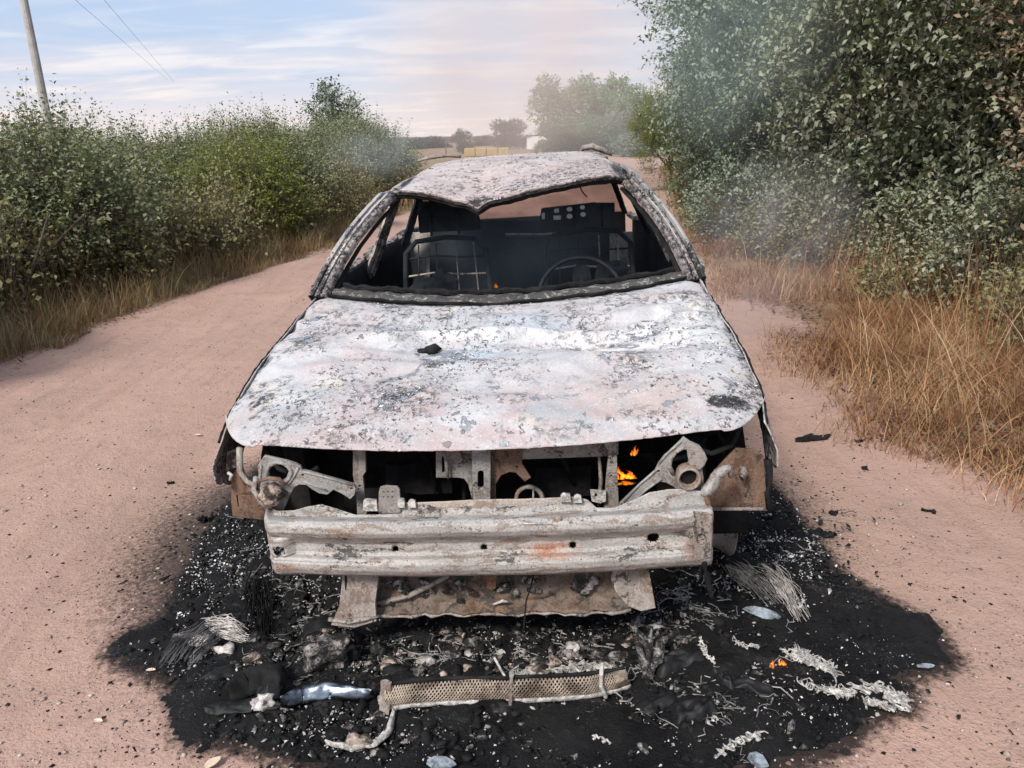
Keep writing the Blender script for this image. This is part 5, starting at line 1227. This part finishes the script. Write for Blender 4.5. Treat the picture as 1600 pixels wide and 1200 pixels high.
for (px, py, r, sd_, lb) in ((410, 1098, (.035, .022, .022), 31, 'rough grey ash heap on the pointed black strip'), (602, 1095, (.020, .018, .024), 32, 'white ash knot at the outer end of the grille strip')):
    mb = MB(); lump(mb, GP(px, py, .012), r, sd_, amp=.8, n=3); tag(mb.build('ash_heap', M['ash'], None, True), lb, 'ash')
# a burnt box and a bundle
bx = thing('burnt_box', 'charred box with ash-white and brown front lying below the bumper', 'box', tuple(GP(513, 1050)), .25)
b_ = MB(); b_.box((0, .02, .045), (.115, .07, .085), (.15, .1, 0)); b_.build('case', M['ashdark'], bx, True, rough=.016, rs=30, cuts=7)
MB().box((.055, .02, .035), (.05, .06, .06), (.1, -.2, .3)).build('lid', M['char'], bx, True, rough=.02, cuts=5)
sheet('flap', lambda u, v: Vector((-.06 + .1 * u, .03 + .06 * v, .095 + .03 * math.sin(u * 3) + .01 * fbm((u * 4, v * 4, 0), 1, 3))), 14, 10, M['char'], bx, .003)
mb = MB()
for k in range(14):
    a = -.9 + k * .14; c = GP(1012, 1058, .01)
    mb.tube([c + Vector((.012 * math.cos(k), .0, 0)), c + Vector((.035 * math.sin(k * 2.1) + .01, .05 + .02 * math.cos(k), .055 + .02 * math.sin(k * 1.7))), c + Vector((.07 * math.sin(k * 1.3) + .03, .12 + .03 * math.sin(k * 3), .06 + .03 * math.cos(k * 2)))], [.006, .011, .005], 6)
tag(mb.build('burnt_bundle', M['ashdark'], None, True, rough=.008, rs=40, cuts=1), 'tangled bundle of ash-grey charred strands at the grille end', 'bundle')
# black rubber and plastic slabs
for i, (px, py, sx_, sy_, sz_, rz, lb) in enumerate([
        (1060, 1035, .16, .07, .05, .3, 'thick black rubber slab beside the ash-grey bundle'), (1172, 1072, .13, .05, .035, -.4, 'long black rubber slab below the small ground flames'),
        (1085, 1105, .12, .07, .04, .2, 'blunt black slab at the lower end of the rubber pieces'), (1128, 1062, .10, .035, .04, -1.0, 'narrow black slab tilted between the rubber pieces'),
        (1030, 1092, .12, .06, .03, .5, 'low black slab just off the grille end'), (430, 1080, .10, .06, .05, .6, 'black shell fragment behind the glossy strip'),
        (590, 1015, .08, .05, .04, -.6, 'dark folded sheet beside the charred box'), (330, 1050, .14, .06, .02, .4, 'flat black sheet at the tapering end of the burnt patch')]):
    c = GP(px, py, .008)
    def f(u, v, c=c, sx_=sx_, sy_=sy_, sz_=sz_, rz=rz, i=i):
        x = (u - .5) * sx_; y = (v - .5) * sy_ * (1 + .3 * fbm((u * 3, i, 0), 1, 2)); e = (math.sin(math.pi * u) * math.sin(math.pi * v)) ** .35
        z = sz_ * e * (.75 + .5 * fbm((u * 2, v * 2, i), 1.3, 3)) - .01
        return Vector((c.x + x * math.cos(rz) - y * math.sin(rz), c.y + x * math.sin(rz) + y * math.cos(rz), c.z + z))
    tag(sheet('rubber_slab', f, 26, 16, M['rubber'], None, 0), lb, 'rubber slab')
# shards
for i, (px, py, a, b, rz, tilt, mt, lb) in enumerate([
        (1190, 955, .115, .040, -.5, .5, 'shard', 'blue-grey glass shard leaning in the ash beside the bumper end'), (690, 1194, .075, .034, -.15, .2, 'shard', 'pale blue-white shard at the bottom edge before the grille'),
        (1446, 1043, .05, .018, .0, .1, 'shard', 'small pale shard at the far corner of the dark patch'), (1185, 1186, .05, .05, .8, .1, 'shard', 'blue-grey flake at the lower rim of the dark patch'),
        (1010, 1020, .035, .03, .8, .7, 'shard', 'small pale metal clip standing before the support leg'), (783, 1016, .030, .018, .2, .4, 'alu', 'round pale metal disc in the ash behind the grille'),
        (886, 1018, .055, .035, .4, .6, 'ashdark', 'grey triangular scrap leaning behind the grille'), (705, 1018, .060, .025, .7, .4, 'ashdark', 'grey ribbed scrap lying under the bumper middle'),
        (905, 1125, .0, .0, 0, 0, None, None)]):
    if mt is None: continue
    c = GP(px, py, .012); n_ = 9
    rr = [random.uniform(.75, 1.15) for _ in range(n_)]
    m3 = Matrix.Rotation(rz, 3, 'Z') @ Matrix.Rotation(tilt, 3, 'X')
    top = [c + m3 @ Vector((a / 2 * rr[k] * math.cos(6.283 * k / n_), b / 2 * rr[k] * math.sin(6.283 * k / n_), .004)) for k in range(n_)]
    bot = [p + m3 @ Vector((0, 0, -.005)) for p in top]
    o = MB(); o.add(top + bot, [tuple(range(n_)), tuple(range(2 * n_ - 1, n_ - 1, -1))] + [(k, n_ + k, n_ + (k + 1) % n_, (k + 1) % n_) for k in range(n_)])
    tag(o.build('shard', M[mt], None, bevel=.001), lb, 'shard')
# ribbons of melted aluminium
def ribbon(pts, r, n, spread, label, seed, mat='alu', h=.012):
    P_ = [GP(*p, h) for p in pts]; mb = MB(); st = random.Random(seed)
    for k in range(n):
        t0 = st.uniform(0, .8); t1 = min(1, t0 + st.uniform(.15, .45)); ph = st.uniform(0, 9)
        path = [along(P_, t0 + (t1 - t0) * j / 17) + Vector((spread * fbm((j * .24, ph, 0), 1, 2) * 2.0, spread * fbm((j * .24, ph, 5), 1, 2) * 2.0, .008 * abs(fbm((j * .6, ph, 9), 1, 2)) + .002 * k % .008)) for j in range(18)]
        mb.tube(path, [r * st.uniform(.5, .8) * (1 - .6 * abs(j / 8.5 - 1) ** 2) for j in range(18)], 6)
    o = mb.build('melted_metal', M[mat], None, True, rough=r * .25, rs=70)
    return tag(o, label, 'melted metal')
ribbon([(1330, 1072), (1370, 1076), (1405, 1092), (1408, 1104)], .0055, 16, .022, 'white folded ribbon of melted metal at the outer rim of the dark patch', 1)
ribbon([(1345, 1098), (1372, 1096), (1402, 1108)], .005, 9, .016, 'short white curl of melted metal just below the folded ribbon', 2)
ribbon([(1228, 1018), (1255, 1024), (1285, 1036), (1305, 1052)], .0045, 26, .026, 'cream curly knot of melted metal behind the ground flames', 3)
ribbon([(1245, 1062), (1290, 1078), (1335, 1084)], .004, 16, .018, 'thin white trail of metal beads leading to the folded ribbon', 4)
ribbon([(1102, 1186), (1135, 1170), (1165, 1155), (1195, 1148)], .005, 10, .012, 'long white branching rib of melted metal in front of the tar rim', 5)
ribbon([(800, 1052), (830, 1046), (880, 1042), (920, 1036), (955, 1040)], .0050, 18, .018, 'grey wormy strand of melted metal just behind the grille', 6)
ribbon([(1140, 1000), (1165, 1012), (1185, 1010)], .003, 5, .012, 'thin pale wire loop lying on black ground by the rubber pieces', 7)
ribbon([(920, 1150), (940, 1146), (952, 1156)], .005, 5, .008, 'two small white crumbs of ash alone on the black tar', 8)
ribbon([(1085, 990), (1100, 1020), (1120, 1045)], .004, 9, .010, 'grey coil of wire standing beside the ash-grey bundle', 9, 'ash')
# ash heaps and clinker lying under the bumper
random.seed(21)
for i, (x0, x1, y0, y1, n) in enumerate([(585, 740, 1000, 1050, 11), (740, 990, 1000, 1045, 17), (950, 1050, 965, 1035, 12), (300, 440, 985, 1035, 9), (470, 560, 965, 1010, 6)]):
    for k in range(n):
        px, py = random.uniform(x0, x1), random.uniform(y0, y1); r = random.uniform(.008, .024)
        mb = MB(); lump(mb, GP(px, py, r * .4), (r * random.uniform(.8, 1.7), r, r * random.uniform(.5, .9)), i * 31 + k, amp=.8, n=2)
        tag(mb.build('clinker', M[random.choice(['ash', 'ashdark', 'ashdark', 'ashbrown', 'char'])], None, True), 'small lump of grey or black clinker in the ash below the bumper', 'clinker', 'clinker scattered under the front of the car')
# steel cords of the burnt tyres
def cords(p0s, p1s, n, label, seed, mat, r=.0011, jit=.02):
    st = random.Random(seed); mb = MB()
    for k in range(n):
        t = st.random(); a = GP(*[p0s[0][i] + (p0s[1][i] - p0s[0][i]) * t for i in (0, 1)], .006 + .02 * st.random()); b = GP(*[p1s[0][i] + (p1s[1][i] - p1s[0][i]) * (t + st.uniform(-.15, .15)) for i in (0, 1)], .006 + .03 * st.random())
        s0, s1 = st.uniform(-.05, .35), st.uniform(.6, 1.1); a, b = a.lerp(b, s0), a.lerp(b, s1); m_ = a.lerp(b, .5) + Vector((st.uniform(-jit, jit), st.uniform(-jit, jit), st.uniform(0, .02)))
        mb.tube([a, a.lerp(m_, .5) + Vector((0, 0, .004)), m_, m_.lerp(b, .5), b], r, 3, cap=False)
    return tag(mb.build('tyre_cords', M[mat], None), label, 'wire bundle')
cords(((238, 1040), (300, 1045)), ((318, 965), (352, 985)), 60, 'fan of dark straight tyre cords pointing into the tapering end of the patch', 1, 'wire')
cords(((315, 965), (330, 990)), ((380, 975), (388, 1003)), 60, 'pale brush of tyre cords lying across the dark fan', 2, 'ash', .0009)
cords(((385, 900), (430, 905)), ((385, 985), (425, 1000)), 60, 'upright curtain of sooty cords below the bumper end', 3, 'char', .0014)
cords(((1185, 885), (1215, 880)), ((1240, 965), (1262, 960)), 60, 'pale ashy brush of tyre cords beside the wheel', 4, 'ash', .0009)
cords(((1120, 880), (1160, 870)), ((1190, 940), (1225, 935)), 60, 'dark slanting tyre cords between the bumper end and the white brush', 5, 'wire')
# charred scraps lying on the bare road
for (px, py, sx_, sy_, sz_, rz, mt, lb) in [(1270, 680, .17, .055, .02, .2, 'char', 'long flat black scrap on the road beside the front wing'), (1286, 829, .085, .05, .02, -.2, 'char', 'oval black scrap on the road, nearest the dark patch'),
        (1452, 792, .055, .02, .012, -.5, 'char', 'small black splinter out on the road near the straw'), (1303, 795, .04, .03, .012, .8, 'char', 'crumpled black crumb just above the oval scrap'), (1342, 684, .035, .025, .012, .3, 'char', 'small black crumb on the road past the long scrap'),
        (1352, 725, .035, .025, .010, 1.3, 'char', 'tiny black crumb midway between wreck and straw'), (320, 805, .06, .05, .03, .3, 'char', 'black clod at the sooty edge by the front wheel'), (265, 742, .03, .02, .012, .4, 'char', 'small black crumb on the road opposite the headlamp bracket'),
        (668, 241, 0, 0, 0, 0, None, None)]:
    if mt: crumple('charred_scrap', px, py, (sx_, sy_, sz_), M[mt], lb, 'scrap', px * .013, None, n=12, h=.004, rz=rz)
for (px, py, r, lb) in [(332, 1192, .026, 'tan dry leaf on the road at the bottom edge of the picture'), (152, 1121, .014, 'small pale leaf alone on the pinkish dirt'), (308, 672, .018, 'pale yellow leaf on the road beside the front wing'), (235, 1043, .014, 'orange leaf at the tapering tip of the dark patch')]:
    c = GP(px, py) + Vector((0, 0, -.010)); z = random.uniform(0, 6)
    def f(u, v, c=c, r=r, z=z):
        wd = math.sin(math.pi * min(1, u * 1.02)) ** .8 * .5; x = (u - .5) * 2 * r; y = (v - .5) * 2 * r * wd
        return Vector((c.x + x * math.cos(z) - y * math.sin(z), c.y + x * math.sin(z) + y * math.cos(z), c.z + .25 * r * abs(v - .5) * 2 + .15 * r * math.sin(u * 3)))
    tag(sheet('fallen_leaf', f, 12, 7, M['dryleaf'], None, .0006), lb, 'leaf')
# uncountable white and grey ash flakes over the black ground
def flakes(name, mat, spots, smin, smax, seed):
    st = random.Random(seed); V = []; F = []
    for (cx, cy, rx, ry, n) in spots:
        for _ in range(n):
            px = st.gauss(cx, rx * .5); py = st.gauss(cy, ry * .5)
            p = GP(px, py, -.006 + .012 * st.random()); 
            if dist_in(Vector((p.x, p.y))) < -.02 and st.random() < .8: continue
            s = smin * (smax / smin) ** (st.random() ** 1.8); a = st.uniform(0, 6.28)
            t = Vector((math.cos(a), math.sin(a), st.uniform(-.5, .5))); b = Vector((-math.sin(a), math.cos(a), st.uniform(-.4, .6))) * st.uniform(.3, .9)
            k = len(V); V += [p - t * s - b * s * .6, p + t * s * st.uniform(.3, 1) - b * s, p + t * s + b * s * st.uniform(.3, 1), p + b * s + Vector((0, 0, s * .6)), p - t * s * .8 + b * s * .5]
            F += [(k, k + 1, k + 2), (k, k + 2, k + 3), (k, k + 3, k + 4)]
    return tag(link(name, np_mesh(name, np.array(V), np.array(F)), mat), kind='stuff')
SP = [(370, 880, 80, 60, 1500), (460, 890, 90, 60, 1700), (420, 860, 120, 60, 900), (330, 920, 60, 40, 260), (430, 960, 120, 50, 500), (1180, 850, 110, 80, 2200), (1240, 875, 50, 40, 500), (1130, 900, 100, 60, 700), (700, 1020, 260, 40, 1800), (900, 1010, 160, 40, 1800), (1030, 970, 80, 60, 600),
      (650, 1110, 300, 60, 500), (560, 1150, 120, 40, 240), (1200, 1080, 200, 60, 500), (900, 1150, 400, 40, 300), (1350, 1000, 110, 50, 90), (340, 1030, 70, 30, 260)]
flakes('ash_flakes', material('white_flakes', plain((.24, .235, .23), (.66, .65, .64), 60, .9)), SP, .0016, .0062, 5)
flakes('black_flakes', M['char'], [(a, b, c * 1.3, d * 1.3, int(n * 1.1)) for a, b, c, d, n in SP], .003, .013, 6)
flakes('white_ash', material('fluffy_white_ash', plain((.55, .55, .54), (.78, .78, .77), 60, .95)), [(1235, 868, 26, 18, 260), (1255, 850, 14, 12, 120), (1205, 850, 20, 16, 100), (345, 880, 22, 22, 130), (285, 963, 10, 8, 60), (330, 905, 20, 14, 80), (1250, 925, 16, 36, 160)], .002, .007, 8)

def rubble(name, mat, spots, smin, smax, seed, n_sub=1):
    """a carpet of little burnt pieces nobody could count"""
    st = random.Random(seed); bm = bmesh.new(); bmesh.ops.create_icosphere(bm, subdivisions=n_sub, radius=1)
    base = np.array([v.co[:] for v in bm.verts]); tri = np.array([[x.index for x in f.verts] for f in bm.faces]); bm.free()
    r_ = np.random.default_rng(seed); Vs = []; n = 0
    for (cx, cy, rx, ry, cnt) in spots:
        for _ in range(cnt):
            p = GP(st.gauss(cx, rx * .5), st.gauss(cy, ry * .5), 0)
            if p.y > 4.5 or dist_in(Vector((p.x, p.y))) < .0 and st.random() < .85: continue
            s_ = smin * (smax / smin) ** (st.random() ** 2.0)
            b = base * r_.uniform(.15, 1.4, (len(base), 1)) * np.array([s_ * st.uniform(.8, 2.6), s_, s_ * st.uniform(.25, .8)])
            m3 = np.array((Matrix.Rotation(st.uniform(0, 6.28), 3, 'Z') @ Matrix.Rotation(st.uniform(-.5, .5), 3, 'Y')))
            Vs.append(b @ m3.T + np.array([p.x, p.y, p.z + s_ * .15])); n += 1
    F = (tri[None] + (np.arange(n) * len(base))[:, None, None]).reshape(-1, 3)
    return tag(link(name, np_mesh(name, np.concatenate(Vs), F), mat), kind='stuff')
DB = [(780, 1010, 300, 45, 700), (640, 1030, 180, 40, 300), (930, 1020, 170, 45, 420), (1030, 990, 90, 70, 380), (1080, 930, 70, 60, 260), (430, 910, 130, 90, 520), (480, 990, 120, 50, 240), (1190, 880, 120, 90, 520), (1110, 1080, 160, 60, 260), (560, 1130, 260, 60, 260), (900, 1140, 380, 50, 200), (340, 1000, 120, 40, 200)]
rubble('charred_debris', M['char'], DB, .004, .020, 11)
rubble('grey_debris', M['ashdark'], [(a_, b_, c_, d_, int(n_ * .55)) for a_, b_, c_, d_, n_ in DB], .003, .017, 12)
rubble('pinkish_debris', M['ashbrown'], [(1040, 985, 80, 70, 130), (900, 1020, 200, 40, 110), (560, 1030, 160, 50, 60), (700, 1000, 160, 40, 70)], .004, .020, 13)
rubble('ash_crumbs', M['ash'], [(a_, b_, c_, d_, int(n_ * .5)) for a_, b_, c_, d_, n_ in DB], .002, .009, 14)
st = random.Random(3); mb = MB()
for k in range(230):
    cx, cy, rx, ry, _ = st.choice(DB[:9]); p = GP(st.gauss(cx, rx * .5), st.gauss(cy, ry * .5), .006)
    if p.y > 3.2: continue
    a = st.uniform(0, 6.28); L_ = st.uniform(.03, .14); ph = st.uniform(0, 90)
    mb.tube([p + Vector((math.cos(a) * L_ * (j / 7 - .5) + .03 * fbm((j * .4, ph, 0), 1, 2), math.sin(a) * L_ * (j / 7 - .5) + .03 * fbm((j * .4, ph, 4), 1, 2), .012 * abs(fbm((j * .5, ph, 8), 1, 2)))) for j in range(8)], st.uniform(.0009, .0022), 4, cap=False)
tag(mb.build('wire_litter', M['wire']), kind='stuff')
# ------------------------------------------------------------------ flames
def flame(name, base, h, r, label, lean=(0, 0), seed=0, mat='flame', parent=None):
    mb = MB(); n = 8; k = 10
    for q_, (ox, sc_, tl) in enumerate(((0, 1, 0), (-.75, .62, -.5), (.7, .5, .6), (.25, .75, .25))):
        V = []
        for i in range(k):
            t = i / (k - 1); rr = r * sc_ * .8 * (math.sin(math.pi * min(1, t * .78 + .20)) ** 1.2) * (1 - t) ** .45 + .0003
            o = Vector((r * ox + (lean[0] + r * tl) * t * t + r * .9 * fbm((t * 2.2, seed, q_), 1, 2), lean[1] * t * t, h * sc_ * t))
            for j in range(n):
                a = 6.2832 * j / n; V.append(base + o + Vector((rr * math.cos(a), rr * .7 * math.sin(a), 0)) * (1 + .3 * fbm((a, t * 4, seed + q_), 1, 2)))
        mb.add(V, [(i * n + j, i * n + (j + 1) % n, (i + 1) * n + (j + 1) % n, (i + 1) * n + j) for i in range(k - 1) for j in range(n)] + [tuple(range(n - 1, -1, -1)), tuple(range((k - 1) * n, k * n))])
    return tag(mb.build(name, M[mat], None, True), label, 'flame')
W = lambda px, py, Y: CAR_M @ P(px, py, Y=Y)
flame('flame', W(971, 749, .31), .045, .012, 'orange flame in the engine bay right against the radiator post', (-.012, 0), 1)
flame('flame', W(985, 748, .33), .030, .015, 'broad low orange flame in the engine bay beside the tallest one', (-.012, 0), 2)
flame('flame', W(990, 712, .33), .034, .008, 'slim orange flame higher up under the bonnet edge', (.008, 0), 3)
flame('flame', W(979, 757, .36), .014, .022, 'dull red glow at the foot of the engine bay flames', (0, 0), 4, 'ember')
flame('flame', GP(1206, 1043), .032, .0060, 'small pointed yellow flame on the black ground', (.002, 0), 5)
flame('flame', GP(1224, 1038), .028, .0085, 'small leaning red-orange flame on the black ground', (-.014, 0), 6)
flame('flame', W(775, 450, 1.62), .028, .008, 'little red flame burning inside the cabin above the scuttle', (0, 0), 7, 'ember')

# ------------------------------------------------------------------ smoke
def smoke(name, c, r, dens, col, label, scale_, lo, hi, rot=0.0, stretch=(1, 1, .6)):
    bm = bmesh.new(); bmesh.ops.create_icosphere(bm, subdivisions=3, radius=1)
    me = bpy.data.meshes.new(name); bm.to_mesh(me); bm.free()
    m = bpy.data.materials.new(name); m.use_nodes = True; t = m.node_tree; t.nodes.clear(); g = NT(t)
    o = g.obj()
    d = g.m('SUBTRACT', 1.0, g.step(g.n('ShaderNodeVectorMath', {0: o}, out=1, operation='LENGTH'), 0.25, 0.98))
    n_ = g.noise(g.scale(o, *stretch), scale_, 4, 0.6, 0.6)
    de = g.m('MULTIPLY', g.m('MULTIPLY', d, g.step(n_, lo, hi)), dens)
    v = g.n('ShaderNodeVolumePrincipled', {'Color': (*col, 1), 'Density': de, 'Anisotropy': 0.1})
    g.n('ShaderNodeOutputMaterial', {'Volume': v}, out=None)
    ob = link(name, me, m); ob.location = c; ob.scale = r; ob.rotation_euler = (0, rot, 0)
    return tag(ob, label, 'smoke', None, 'stuff')
smoke('smoke_plume', AY(840, 70, 24), (7.0, 9.0, 4.8), .19, (.98, .85, .79), 'brownish pink smoke drifting up behind the car roof', 2.0, .30, .75)
smoke('smoke_bank', AY(930, 215, 36), (9.0, 10.0, 2.6), .020, (.76, .93, .90), 'blue-green smoke haze lying before the far trees', 1.6, .25, .7)
smoke('smoke_wisp', AY(1200, 395, 5.4), (.70, 1.0, .95), .60, (.90, .86, .92), 'pale bluish smoke wisp rising beside the front wing', 2.0, .38, .74, .1)
smoke('smoke_wisp', AY(1150, 60, 7.5), (1.2, 1.4, 1.2), .30, (.74, .93, .89), 'pale green-blue smoke veil before the tree tops', 2.0, .34, .7)
smoke('smoke_wisp', AY(610, 232, 8.0), (.9, 1.6, .36), .26, (.74, .84, .90), 'bluish smoke trailing from the roof across the hedge', 1.8, .36, .7)
smoke('cabin_smoke', CAR_M @ Vector((0, 2.3, .95)), (.78, 1.2, .42), .22, (.55, .68, .80), 'thin blue smoke hanging inside the burnt cabin', 1.6, .25, .7)
